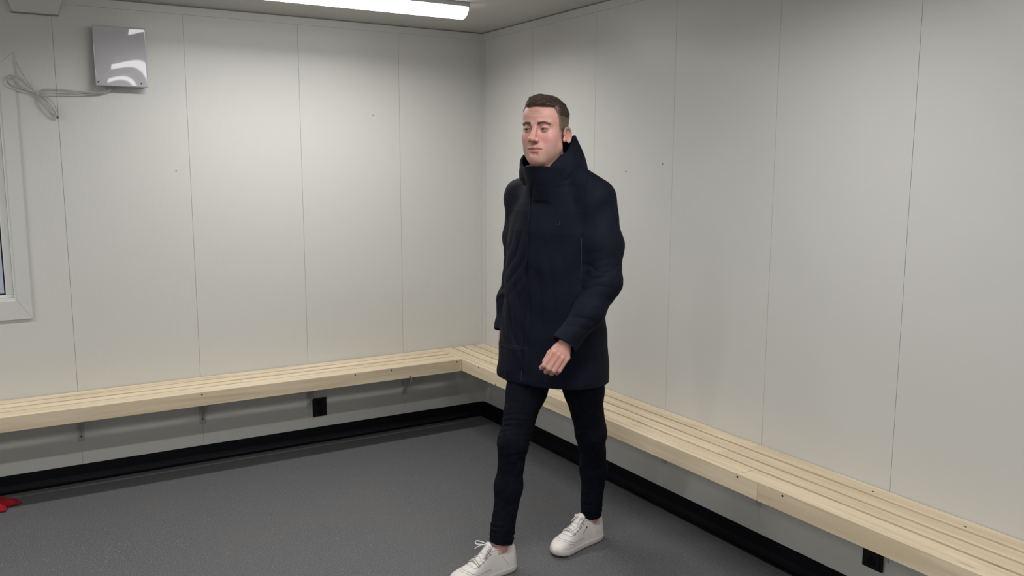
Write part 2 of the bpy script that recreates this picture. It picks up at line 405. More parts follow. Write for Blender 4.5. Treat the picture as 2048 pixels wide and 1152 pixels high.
# ------------------------------------------------------------------ wall sockets
def socket(label, along, s, zc, group):
    e = empty('wall_socket', (s, 0, zc) if along == 'x' else (0, s, zc), 0 if along == 'x' else -math.pi/2)
    w, h = .042, .056
    obj('frame', nbox(-w, w, -.011, -.0005, -h, h, bev=.003), M_BLACK, e)
    for sz in (-1, 1):
        bm = nbox(-.032, .032, -.0135, -.011, sz*.0265-.0235, sz*.0265+.0235, bev=.001)
        o = obj('insert', bm, M_BLACK, e)
        bm = bmesh.new()
        bmesh.ops.create_cone(bm, cap_ends=True, segments=20, radius1=.019, radius2=.017, depth=.0025, matrix=Matrix.Translation((0, -.0145, sz*.0265)) @ Matrix.Rotation(math.pi/2, 4, 'X'))
        obj('outlet', bm, M_BASE, o)
    return tag(e, label, 'socket', group)
socket('black double socket on the back wall under the left bench', 'x', -1.122, .205, 'wall sockets')
socket('black double socket low on the right wall under the bench', 'y', -2.965, .215, 'wall sockets')

# ------------------------------------------------------------------ electrical cabinet with its cable
M_CABFRONT = mat('glossy_white_cabinet', (.48, .475, .52), rough=.03, spec=1.0)
M_CABSIDE = mat('cabinet_side', (.42, .42, .41), rough=.4)
M_FILM = mat('glossy_white_film', (.90, .90, .91), rough=.35)
cab = tag(empty('electrical_cabinet', (-2.105, 0, 2.02)), 'flat grey-white cabinet with shiny patches, high on the back wall beside the window', 'cabinet')
obj('cabinet_body', nbox(-.118, .118, -.05, -.001, .005, .285, bev=.002), M_CABSIDE, cab)
# E1
# glossy door: slightly warped sheet, so the ceiling lamps mirror in it as bent patches
def cabinet_front():
    bm = bmesh.new(); NX, NZ = 40, 44; g = []
    for j in range(NZ+1):
        row = []
        for i in range(NX+1):
            x = -.1205+.241*i/NX; z = .0+.290*j/NZ; s = i/NX; t = j/NZ
            d = .0016*math.sin(3.0*s+1.1)*math.sin(2.6*t+.4)+.0012*math.sin(5.2*s-2.0*t+.6)*(1-t) + .045*x+.0060
            row.append(bm.verts.new((x, -.0545-d, z)))
        g.append(row)
    for j in range(NZ):
        for i in range(NX): bm.faces.new((g[j][i], g[j][i+1], g[j+1][i+1], g[j+1][i]))
    ed = [e for e in bm.edges if e.is_boundary]
    r = bmesh.ops.extrude_edge_only(bm, edges=ed)
    for v in [q for q in r['geom'] if isinstance(q, bmesh.types.BMVert)]: v.co.y = -.046
    bmesh.ops.recalc_face_normals(bm, faces=bm.faces[:])
    return bm
door = obj('cabinet_cover', cabinet_front(), M_CABFRONT, cab, smooth=True)
for x, z in ((-.107, .018), (.090, .018)):
    bm = bmesh.new(); bmesh.ops.create_cone(bm, cap_ends=True, segments=14, radius1=.0042, radius2=.0036, depth=.005, matrix=Matrix.Translation((x, -.0585-max(0, x)*.062, z)) @ Matrix.Rotation(math.pi/2, 4, 'X'))
    obj('cover_screw', bm, M_SCREW, door)

# cable with two wound loops hanging between window and cabinet
cb = tag(empty('cable', (-2.48, -.012, 1.97)), 'thin pale grey cable tied into loops on the wall between window and cabinet', 'cable')
def cable(pts, r=.0022, name='strand'):
    o = obj(name, tube(bmesh.new(), smooth_path([Vector(p)-Vector((-2.48, -.012, 1.97)) for p in pts], 8), r), M_CABLE, cb, smooth=True); return o
K = (-2.484, -.016, 1.972)
cable([(-2.563, -.020, 2.118), (-2.535, -.016, 2.055), K, (-2.43, -.018, 1.925), (-2.405, -.014, 1.862)])
cable([K, (-2.545, -.022, 2.030), (-2.585, -.024, 2.052), (-2.606, -.024, 2.040), (-2.602, -.024, 2.015), (-2.575, -.022, 1.993), (-2.530, -.018, 1.985), K])
cable([K, (-2.532, -.026, 2.020), (-2.570, -.028, 2.044), (-2.598, -.028, 2.032), (-2.592, -.028, 2.008), (-2.55, -.024, 1.992), K])
cable([K, (-2.425, -.020, 1.940), (-2.398, -.020, 1.872), (-2.418, -.020, 1.868), (-2.455, -.018, 1.915), K])
cable([K, (-2.44, -.026, 1.936), (-2.408, -.026, 1.880), (-2.425, -.024, 1.878), (-2.468, -.022, 1.93), K])
cable([K, (-2.455, -.014, 1.992), (-2.40, -.012, 1.996), (-2.33, -.012, 1.992), (-2.26, -.014, 1.988), (-2.20, -.02, 1.99), (-2.16, -.02, 2.017)])
cable([K, (-2.44, -.018, 1.985), (-2.36, -.016, 1.985), (-2.28, -.016, 1.984), (-2.20, -.022, 1.985), (-2.13, -.024, 2.017)])
cable([K, (-2.43, -.014, 1.967), (-2.35, -.014, 1.972), (-2.27, -.014, 1.975), (-2.19, -.018, 1.985), (-2.11, -.02, 2.017)])
bm = bmesh.new(); bmesh.ops.create_uvsphere(bm, u_segments=12, v_segments=8, radius=1, matrix=Matrix.Translation(Vector(K)-cb.location) @ Matrix.Diagonal((.009, .012, .008, 1)))
obj('cable_tie', bm, M_METAL_W, cb, smooth=True)
bm = box(bmesh.new(), -2.406, -2.398, -.022, -.012, 1.855, 1.868)
o = obj('cable_plug', bm, M_BLACK, cb)
for v in o.data.vertices: v.co -= cb.location

# ventilation box under the ceiling at the upper left
vb = tag(empty('vent_cover', (-2.465, 0, 2.35)), 'grey flared vent cover at the top of the back wall, above the window corner', 'vent')
bm = bmesh.new(); q = [[bm.verts.new(p) for p in ((-h, 0, z), (h, 0, z), (h-.003, -d, z), (-h+.003, -d, z))] for h, z, d in ((.0975, 0, .018), (.128, .095, .05))]
for i in range(4): bm.faces.new((q[0][i], q[0][(i+1) % 4], q[1][(i+1) % 4], q[1][i]))
bm.faces.new(q[0]); bm.faces.new(q[1]); bmesh.ops.recalc_face_normals(bm, faces=bm.faces[:])
obj('vent_housing', bm, M_TRIM, vb)
obj('vent_lip', nbox(-.099, .099, -.0195, -.0003, -.005, -.0002), M_GAP, vb)

# small marks on the walls: drill holes
for k, (x, z) in enumerate([(-.745, 1.922), (-1.86, 1.60)]):
    bm = bmesh.new(); bmesh.ops.create_cone(bm, cap_ends=True, segments=10, radius1=.004, radius2=.004, depth=.0012, matrix=Matrix.Translation((x, -.0007, z)) @ Matrix.Rotation(math.pi/2, 4, 'X'))
    tag(obj('screw_hole', bm, M_GAP), ['small dark hole in the back wall, upper right of its middle', 'small dark hole in the back wall below the cabinet, left half'][k], 'hole')
for k, (y, z) in enumerate([(-1.455, 1.604), (-1.727, 1.641)]):
    bm = bmesh.new(); bmesh.ops.create_cone(bm, cap_ends=True, segments=10, radius1=.0045, radius2=.0045, depth=.0012, matrix=Matrix.Translation((-.0007, y, z)) @ Matrix.Rotation(math.pi/2, 4, 'Y'))
    tag(obj('screw_hole', bm, M_GAP), ['small dark hole in the right wall beside the shoulder, nearer the man', 'small dark hole in the right wall beside the shoulder, farther right'][k], 'hole')

# crumpled red cloth on the floor
def cloth():
    rnd = np.random.RandomState(3); N = 70
    u, v = np.meshgrid(np.linspace(-1, 1, N), np.linspace(-1, 1, N)); 
    x = u*.17; y = v*.085
    ang = np.arctan2(v, u); rad = np.maximum(abs(u), abs(v))
    sc = 1+.13*np.sin(3*ang+1)+.09*np.sin(7*ang+.4)
    x = x*sc; y = y*sc
    z = np.zeros_like(x)
    for k in range(16):
        a = rnd.uniform(0, 6.28); f = rnd.uniform(25, 105); z += (1-abs(np.sin((x*math.cos(a)+y*math.sin(a))*f+rnd.uniform(0, 6)+1.5*np.sin(x*22+k)+1.2*np.sin(y*30+k))))*.10/(f/32)
    z = (z-z.min())/(z.max()-z.min())*.062*np.clip((1-rad)*5, 0.0, 1)**.7+.003
    P = np.stack([x+.006*np.sin(60*z+5*y), y, z], -1).reshape(-1, 3)
    F = [(j*N+i, j*N+i+1, (j+1)*N+i+1, (j+1)*N+i) for j in range(N-1) for i in range(N-1)]
    me = bpy.data.meshes.new('cloth'); me.from_pydata(P.tolist(), [], F)
    m = mat('red_cloth', (.30, .0012, .010), rough=.9, bump=(300, .2, .001))
    o = link('crumpled_cloth', me, m, smooth=True); o.location = (-2.895, -.175, 0.0005); o.rotation_euler = (0, 0, -.25)
    s = o.modifiers.new('t', 'SOLIDIFY'); s.thickness = .002; s.offset = 1
    tag(o, 'crumpled bright red cloth on the floor at the left edge below the bench', 'cloth')
cloth()
# E2
# ================================================================== the man
# local frame: x to the photo's right, y away from the camera, z up
PO = Vector((-2.69323, -4.84701, 0)) + 3.39*Vector((math.sin(YAW), math.cos(YAW), 0)) + .09*Vector((math.cos(YAW), -math.sin(YAW), 0))
man = tag(empty('person', PO, -YAW), 'man in a dark navy hooded parka and black jeans walking across the room, white sneakers', 'person')
f4 = np.float32

class Field:
    """signed distance samples on a rectilinear grid"""
    def __init__(s, xs, ys, zs, big=.06):
        s.x, s.y, s.z = [np.asarray(a, f4) for a in (xs, ys, zs)]
        s.F = np.full((len(s.x), len(s.y), len(s.z)), big, f4); s.big = big
    def sub(s, lo, hi):
        r = []
        for a, l, h in zip((s.x, s.y, s.z), lo, hi):
            i0 = int(np.searchsorted(a, l)); i1 = int(np.searchsorted(a, h)); r.append(slice(max(i0-1, 0), min(i1+1, len(a))))
        return tuple(r)
    def pts(s, sl): return s.x[sl[0]][:, None, None], s.y[sl[1]][None, :, None], s.z[sl[2]][None, None, :]
    def add(s, fn, lo, hi, k=0., pad=.05):
        sl = s.sub([a-pad for a in lo], [a+pad for a in hi]); g = s.F[sl]
        if g.size == 0: return
        d = fn(*s.pts(sl)).astype(f4); s.F[sl] = smin(g, d, k)
    def cut(s, fn, lo, hi, k=0., pad=.05):
        sl = s.sub([a-pad for a in lo], [a+pad for a in hi]); g = s.F[sl]
        if g.size == 0: return
        d = fn(*s.pts(sl)).astype(f4); s.F[sl] = -smin(-g, d, k)

def smin(a, b, k):
    if k <= 0: return np.minimum(a, b)
    h = np.clip(k-np.abs(a-b), 0, None)/k
    return np.minimum(a, b)-h*h*k*.25

def f_cone(a, b, r1, r2):
    a = np.array(a, float); b = np.array(b, float); ba = b-a; L2 = ba@ba
    def fn(x, y, z):
        px, py, pz = x-a[0], y-a[1], z-a[2]; t = np.clip((px*ba[0]+py*ba[1]+pz*ba[2])/L2, 0, 1)
        return np.sqrt((px-ba[0]*t)**2+(py-ba[1]*t)**2+(pz-ba[2]*t)**2)-(r1+(r2-r1)*t)
    R = max(r1, r2); return fn, np.minimum(a, b)-R, np.maximum(a, b)+R

def f_ell(c, r, M=None):
    c = np.array(c, float); r = np.array(r, float); M = np.eye(3) if M is None else M
    def fn(x, y, z):
        p = (x-c[0], y-c[1], z-c[2]); q = [M[i][0]*p[0]+M[i][1]*p[1]+M[i][2]*p[2] for i in range(3)]
        k0 = np.sqrt((q[0]/r[0])**2+(q[1]/r[1])**2+(q[2]/r[2])**2); k1 = np.sqrt((q[0]/r[0]**2)**2+(q[1]/r[1]**2)**2+(q[2]/r[2]**2)**2)+1e-6
        return k0*(k0-1)/k1
    R = max(r); return fn, c-R, c+R

def mesh_field(G, name):
    """surface nets -> mesh"""
    F = G.F; S = F < 0
    nx, ny, nz = F.shape
    cnt = np.zeros((nx-1, ny-1, nz-1), np.int8)
    for i in (0, 1):
        for j in (0, 1):
            for k in (0, 1): cnt += S[i:nx-1+i, j:ny-1+j, k:nz-1+k]
    act = (cnt > 0) & (cnt < 8); I = np.argwhere(act); del cnt
    idx = np.full(act.shape, -1, np.int32); idx[act] = np.arange(len(I))
    acc = np.zeros((len(I), 3)); num = np.zeros(len(I))
    ax = (G.x, G.y, G.z)
    for d in range(3):
        o1, o2 = [e for e in range(3) if e != d]
        for a in (0, 1):
            for b in (0, 1):
                c0 = I.copy(); c0[:, o1] += a; c0[:, o2] += b; c1 = c0.copy(); c1[:, d] += 1
                f0 = F[tuple(c0.T)]; f1 = F[tuple(c1.T)]; m = (f0 < 0) != (f1 < 0)
                t = np.where(m, f0/np.where(m, f0-f1, 1), 0)
                P = np.stack([ax[e][c0[:, e]] for e in range(3)], -1).astype(float); P1 = ax[d][c1[:, d]]
                P[:, d] += t*(P1-P[:, d]); acc += P*m[:, None]; num += m
    V = acc/num[:, None]
    Q = []
    for d in range(3):
        o1, o2 = (d+1) % 3, (d+2) % 3
        s0 = [slice(None)]*3; s1 = [slice(None)]*3; s0[d] = slice(0, -1); s1[d] = slice(1, None)
        A = S[tuple(s0)]; B = S[tuple(s1)]
        E = np.argwhere(A != B); E = E[(E[:, o1] > 0) & (E[:, o2] > 0) & (E[:, o1] < F.shape[o1]-1) & (E[:, o2] < F.shape[o2]-1)]
        ins = A[tuple(E.T)]
        def cell(da, db):
            c = E.copy(); c[:, o1] -= da; c[:, o2] -= db; return idx[tuple(c.T)]
        q = np.stack([cell(1, 1), cell(0, 1), cell(0, 0), cell(1, 0)], -1)
        q[~ins] = q[~ins][:, ::-1]; Q.append(q)
    Q = np.concatenate(Q)
    me = bpy.data.meshes.new(name); me.vertices.add(len(V)); me.vertices.foreach_set('co', V.ravel().astype(f4))
    me.loops.add(len(Q)*4); me.polygons.add(len(Q)); me.loops.foreach_set('vertex_index', Q.ravel().astype(np.int32))
    me.polygons.foreach_set('loop_start', np.arange(0, len(Q)*4, 4, dtype=np.int32)); me.update(calc_edges=True); me.validate()
    return me

def get_co(me):
    a = np.empty(len(me.vertices)*3, f4); me.vertices.foreach_get('co', a); return a.reshape(-1, 3).astype(float)
def get_no(me):
    a = np.empty(len(me.vertices)*3, f4); me.vertices.foreach_get('normal', a); return a.reshape(-1, 3).astype(float)
def set_co(me, c): me.vertices.foreach_set('co', c.astype(f4).ravel()); me.update()
def set_col(me, c, name='Col'):
    at = me.color_attributes.new(name, 'FLOAT_COLOR', 'POINT'); at.data.foreach_set('color', np.concatenate([c, np.ones((len(c), 1))], 1).astype(f4).ravel())
def ss(x, a, b):
    t = np.clip((x-a)/(b-a), 0, 1); return t*t*(3-2*t)
def fine_axis(lo, hi, ranges, coarse):
    out = [lo]
    while out[-1] < hi:
        p = out[-1]; st = coarse
        for a, b, s in ranges:
            if a <= p <= b: st = min(st, s)
            elif p < a: st = min(st, max(s, a-p))
        out.append(p+st)
    return np.array(out)

HY, HS = math.radians(26), 1.06         # head: turned towards the photo's left, scale
HC = np.array([.0355, -.045, 1.768])     # between ears, eye height
def h2l(u, v, w):                       # head frame (his left, forward, up) -> local
    c, s = math.cos(HY), math.sin(HY); u, v, w = u*HS, v*HS, w*HS
    return (HC[0]+u*c-v*s, HC[1]-u*s-v*c, HC[2]+w)
def l2h(x, y, z):
    c, s = math.cos(HY), math.sin(HY); dx, dy = x-HC[0], y-HC[1]
    return (dx*c-dy*s)/HS, (-dx*s-dy*c)/HS, (z-HC[2])/HS
MH = np.array([[math.cos(HY), -math.sin(HY), 0], [-math.sin(HY), -math.cos(HY), 0], [0, 0, 1]])
def hcone(a, b, r1, r2): return f_cone(h2l(*a), h2l(*b), r1*HS, r2*HS)
def hell(c, r, tilt=None):
    M = MH if tilt is None else tilt @ MH
    return f_ell(h2l(*c), [q*HS for q in r], M)
def rotm(axis, a): return np.array(Matrix.Rotation(a, 3, axis))

def cranium(G, k=.02):
    G.add(*hell((0, -.008, .032), (.077, .098, .084)), k=k)
    G.add(*hell((0, .032, .045), (.063, .058, .055)), k=.02)

def build_head(G):
    cranium(G)
    G.add(*hell((0, .022, -.035), (.0645, .066, .086)), k=.02)
    for s in (-1, 1):
        G.add(*hcone((s*.0500, .012, -.066), (s*.014, .072, -.104), .0185, .018), k=.03)
        G.add(*hell((s*.0435, .054, -.030), (.019, .023, .024)), k=.025)
        G.add(*hcone((s*.014, .086, .018), (s*.045, .068, .018), .0105, .0095), k=.014)
        G.add(*hell((s*.036, .054, -.070), (.020, .022, .026)), k=.02)
    G.add(*hell((0, .076, -.106), (.025, .018, .017)), k=.015)
    G.add(*hell((0, .072, -.076), (.031, .025, .030)), k=.02)
    for s in (-1, 1):
        G.cut(*hell((s*.032, .104, -.002), (.021, .026, .013)), k=.016)
    # nose
    G.add(*hcone((0, .090, .008), (0, .112, -.033), .0068, .0105), k=.012)
    G.add(*hell((0, .1150, -.0345), (.0120, .0125, .0105)), k=.006)
    for s in (-1, 1):
        G.add(*hell((s*.0130, .102, -.0390), (.0082, .011, .0080)), k=.005)
    for s in (-1, 1):
        G.cut(*hell((s*.0068, .108, -.0475), (.0038, .0060, .0036)), k=.002)
    # lids, with the eyeball showing through the slit
    for s in (-1, 1):
        G.add(*hell((s*.032, .0735, 0), (.0150, .0145, .0135)), k=.004)
        G.cut(*hell((s*.0325, .088, -.0008), (.0134, .0135, .0029)), k=.001)
    for w_ in (.052, .060):
        G.cut(*hcone((-.026, .0925-.30*(w_-.052), w_), (.026, .0925-.30*(w_-.052), w_), .0012, .0012), k=.006)
    # lips
    G.add(*hcone((-.019, .0885, -.0680), (0, .0965, -.0645), .0042, .0055), k=.006)
    G.add(*hcone((.019, .0885, -.0680), (0, .0965, -.0645), .0042, .0055), k=.006)
    G.add(*hcone((-.012, .090, -.0760), (.012, .090, -.0760), .0058, .0058), k=.006)
    for s in (-1, 1):
        G.cut(*hcone((0, .1030, -.0702), (s*.027, .0875, -.0715), .0017, .0012), k=.003)
    G.cut(*hcone((-.008, .0955, -.0885), (.008, .0955, -.0885), .003, .003), k=.014)
    # ears
    for s in (-1, 1):
        T = rotm('X', math.radians(10)) @ rotm('Z', s*math.radians(-30))
        def ear(x, y, z):
            dx, dy, dz = x-ce[0], y-ce[1], z-ce[2]; M = T @ MH
            a_, b_, c_ = [(M[i][0]*dx+M[i][1]*dy+M[i][2]*dz)/HS for i in range(3)]; a_ = a_*s; c_ = c_*1.13
            wd = .0165+.10*np.clip(c_, -.03, .03)          # wider at the top, lobe below
            r = np.sqrt((b_/np.maximum(wd, .008))**2+(c_/.0315)**2)
            plate = np.maximum((r-1)*.017, np.abs(a_-.004*r*r)-.0032)
            rim_ = np.sqrt(np.clip((r-.90)*.018, -1, 1)**2+(a_-.0065)**2)-.0032
            rim_ = np.where((b_ > .006) & (c_ < .012), .02, rim_)
            return np.minimum(plate, rim_)*HS
        ce = h2l(s*.0815, -.009, -.019)
        G.add(ear, np.array(ce)-.035, np.array(ce)+.035, k=.004)
        G.add(*hell((s*.0775, .004, -.036), (.0055, .007, .009)), k=.006)
        G.add(*hell((s*.0790, .0065, -.014), (.0045, .0040, .0075)), k=.004)
    # neck
    G.add(*f_cone(h2l(0, -.022, -.05), (.075, .0, 1.50), .055, .062), k=.03)
    G.add(*hcone((0, .02, -.10), (0, .0, -.16), .045, .045), k=.03)

PY = math.radians(36)                    # chest turned towards the photo's left
PL = np.array([math.cos(PY), -math.sin(PY)]); PF = np.array([-math.sin(PY), -math.cos(PY)])

# joints
SH_L, EL_L, WR_L = (.234, -.105, 1.480), (.258, -.160, 1.195), (.112, -.262, .985)
SH_R, EL_R, WR_R = (-.048, .118, 1.480), (-.062, .215, 1.175), (-.117, .150, .953)
HIP_L, KN_L, AN_L = (.150, -.020, .93), (.236, .030, .545), (.258, .185, .123)
HIP_R, KN_R, AN_R = (.020, .050, .93), (-.084, -.105, .545), (-.132, -.108, .130)

def slices(tab):
    tab = np.array(tab, float)[::-1] if tab[0][0] > tab[-1][0] else np.array(tab, float)
    def fn(x, y, z):
        zz = z.ravel(); q = [np.interp(zz, tab[:, 0], tab[:, i])[None, None, :] for i in range(1, 5)]
        cx, cy, a, b = q; dx, dy = x-cx, y-cy
        u = (dx*PL[0]+dy*PL[1])/a; v = (dx*PF[0]+dy*PF[1])/b
        r = (np.abs(u)**2.3+np.abs(v)**2.3)**(1/2.3)
        d = (r-1)*np.minimum(a, b)
        dz = np.maximum(tab[0, 0]-z, z-tab[-1, 0])
        return np.maximum(d, dz)
    R = tab[:, 3:5].max()*1.05
    return fn, np.array([tab[:, 1].min()-R, tab[:, 2].min()-R, tab[0, 0]]), np.array([tab[:, 1].max()+R, tab[:, 2].max()+R, tab[-1, 0]])

def hand_left(G):
    # palm seen from the back; fingers curled down and under
    W0 = np.array(WR_L); 
    G.add(*f_cone(W0, (.096, -.272, .952), .026, .026), k=.0)
    K = [(.064, -.288, .950), (.0805, -.296, .940), (.0960, -.298, .931), (.110, -.294, .923)]       # knuckles, index .. little
    for i, k_ in enumerate(K):
        G.add(*f_cone((.096+.006*(i-1.5), -.270, .955), tuple(np.array(k_)+(.004, .010, .006)), .018, .0125), k=.014)
    PI_ = [(.030, -.296, .903), (.047, -.306, .893), (.066, -.306, .885), (.085, -.300, .884)]
    MI = [(.021, -.274, .889), (.038, -.282, .876), (.058, -.283, .869), (.078, -.278, .870)]
    TI = [(.036, -.257, .893), (.050, -.262, .882), (.068, -.262, .877), (.086, -.259, .880)]
    for i in range(4):
        r = (.0102, .0104, .0100, .0088)[i]
        H_ = Field(G.x, G.y, G.z) if False else None
        G.add(*f_cone(K[i], PI_[i], r*1.06, r), k=.0045)
        G.add(*f_cone(PI_[i], MI[i], r, r*.92), k=.003)
        G.add(*f_cone(MI[i], TI[i], r*.92, r*.82), k=.003)
    # thumb along the index side
    G.add(*f_cone((.084, -.262, .966), (.052, -.262, .940), .016, .0125), k=.012)
    G.add(*f_cone((.052, -.262, .940), (.034, -.266, .912), .0115, .0100), k=.004)
    G.add(*f_cone((.034, -.266, .912), (.034, -.270, .890), .0098, .0085), k=.003)

def hand_right(G0):
    class Sh:
        def add(s, f, lo, hi, k=0.): G0.add(lambda x, y, z: f(x+.007, y, z+.032), lo-np.array((.007, 0, .032)), hi-np.array((.007, 0, .032)), k)
    G = Sh()
    W0 = np.array(WR_R)+(.007, 0, .032)
    G.add(*f_cone(W0, (-.116, .130, .935), .024, .026), k=0)
    G.add(*f_cone((-.116, .145, .935), (-.114, .150, .900), .021, .019), k=.015)
    G.add(*f_cone((-.116, .110, .935), (-.110, .103, .900), .021, .017), k=.015)
    for i in range(4):
        y = .160-.0185*i; l = (.034, .040, .036, .028)[i]; r = (.0095, .010, .0095, .0085)[i]
        a = (-.113, y, .892); b = (-.104, y-.004, .892-l); c = (-.084, y-.006, .892-l-.012); d = (-.072, y-.006, .892-l+.006)
        G.add(*f_cone(a, b, r*1.1, r), k=.005); G.add(*f_cone(b, c, r, r*.9), k=.003); G.add(*f_cone(c, d, r*.9, r*.8), k=.003)
    G.add(*f_cone((-.108, .100, .945), (-.086, .081, .905), .013, .011), k=.010)
    G.add(*f_cone((-.086, .081, .905), (-.074, .085, .878), .0105, .009), k=.004)

def build_body():
    fx = [(-.08, .175, .0023)]; fy = [(-.215, .085, .0023)]
    xs = fine_axis(-.24, .38, [(-.145, -.055, .0026), (-.07, .165, .0018)], .009)
    ys = fine_axis(-.34, .30, [(-.32, -.235, .0024), (-.20, .078, .0020), (.05, .17, .0030)], .009)
    zs = fine_axis(.02, 1.90, [(.785, 1.0, .0026), (1.600, 1.880, .0018)], .011)
    G = Field(xs, ys, zs)
    build_head(G)
    # trunk, arms, legs hidden by the clothes
    G.add(*slices([(.86, .08, .01, .155, .10), (1.0, .078, .01, .15, .095), (1.2, .085, .005, .155, .098), (1.38, .09, .0, .165, .10), (1.49, .09, .0, .12, .07), (1.53, .085, 0, .06, .055)]), k=.02)
    for S_, E_, W_ in ((SH_L, EL_L, WR_L), (SH_R, EL_R, WR_R)):
        G.add(*f_cone(S_, E_, .048, .040), k=.03); G.add(*f_cone(E_, W_, .038, .025), k=.02)
    for H_, K_, A_ in ((HIP_L, KN_L, AN_L), (HIP_R, KN_R, AN_R)):
        M_ = (np.array(K_)+np.array(A_))/2+((.014, .022, .02) if A_ is AN_L else (0, .020, .02))
        G.add(*f_cone(H_, K_, .058, .038), k=.03); G.add(*f_cone(K_, M_, .038, .037), k=.02); G.add(*f_cone(M_, A_, .035, .0265), k=.02)
    hand_left(G); hand_right(G)
    ft = math.radians(47)
    for A_ in (AN_L, AN_R):     # feet inside the shoes
        a = np.array(A_); fwd = np.array([-math.sin(ft), -math.cos(ft), 0])
        G.add(*f_cone(a+(0, 0, -.03), a+fwd*.10+(0, 0, -.070), .026, .020), k=.01)
        G.add(*f_cone(a, a-fwd*.02+(0, 0, -.055), .026, .022), k=.01)
    me = mesh_field(G, 'body')
    # skin colours
    V = get_co(me); u, v, w = l2h(V[:, 0], V[:, 1], V[:, 2])
    col = np.tile(np.array([.60, .325, .275]), (len(V), 1))
    def blend(m, c, a):
        m = (m*a)[:, None]; col[:] = col*(1-m)+np.array(c)*m
    head = ss(V[:, 2], 1.60, 1.64)
    g = lambda cu, cv, cw, r: np.exp(-(((np.abs(u)-cu)**2+(v-cv)**2+(w-cw)**2)/r**2))
    blend(g(.040, .075, -.040, .030)*head, (.62, .275, .250), .6)              # ruddy cheeks
    blend(g(0, .115, -.036, .018)*head, (.60, .26, .225), .55)
    blend(g(.084, -.01, -.012, .022)*head*ss(np.abs(u), .076, .080), (.50, .20, .165), .65)
    st = ss(-w, .036, .068)*ss(v, -.015, .04)*head*(1-g(0, .098, -.071, .017)); blend(st, (.36, .215, .180), .6)   # stubble, carried back and darkened to paint in the shade along the jaw
    wl = np.abs(u); lipu = ((wl/.0255)**2+((w+.0652)/.0055)**2); lipl = ((wl/.0225)**2+((w+.0762)/.0070)**2)
    front = (v > .07)
    blend(np.clip((1.25-lipu)*3, 0, 1)*front, (.42, .155, .145), .7); blend(np.clip((1.25-lipl)*3, 0, 1)*front, (.46, .18, .165), .7)
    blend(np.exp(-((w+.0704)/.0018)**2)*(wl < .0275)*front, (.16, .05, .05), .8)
    # brows
    bw = .0205-.10*np.clip(wl-.036, 0, 1)**1.0*2.2+.05*np.clip(wl-.014, 0, .02)
    blend(np.exp(-((w-bw)/.0052)**2)*ss(wl, .010, .016)*(1-ss(wl, .050, .058))*(v > .05), (.085, .048, .034), .88)
    # lashes, with shade of the lid creases and nostrils painted into the skin
    e = ((wl-.0325)/.0145)**2+(w/.0055)**2; blend(np.clip((1.35-e)*2.2, 0, 1)*(v > .06), (.16, .075, .06), .7)
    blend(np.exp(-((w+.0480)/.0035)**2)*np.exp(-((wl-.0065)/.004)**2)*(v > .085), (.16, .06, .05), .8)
    # shaved hair on the scalp
    scalp = hairmask(u, v, w); blend(ss(scalp, -.006, .006)*head, (.26, .185, .145), .8)
    # hands: pinker knuckles
    hd = (V[:, 2] < 1.0)*(V[:, 2] > .8); n = np.exp(-((V[:, 0]-.075)**2+(V[:, 2]-.945)**2)/.025**2)
    blend(hd*1.0, (.50, .265, .215), .7); blend(hd*n, (.50, .215, .175), .6)
    set_col(me, col)
    return me

def hairmask(u, v, w):
    """>0 where hair grows (head frame)"""
    au = np.abs(u)
    fr = .078-.35*np.clip(au-.030, 0, 1)**1.0*0                      # frontal hairline height
    front = (w-fr)-.6*np.clip(v-.085, 0, 1)
    side = (.038+.30*(w-.03)-v)                                      # temple: hair behind this line
    side = np.minimum(side, w+.010+.0*v)                             # side burn ends at the ear
    back = np.minimum(-.022-v, w+.062)
    return np.maximum(np.maximum(np.minimum(front, .05), np.minimum(side, au-.02+.0*v)), back)*1.0

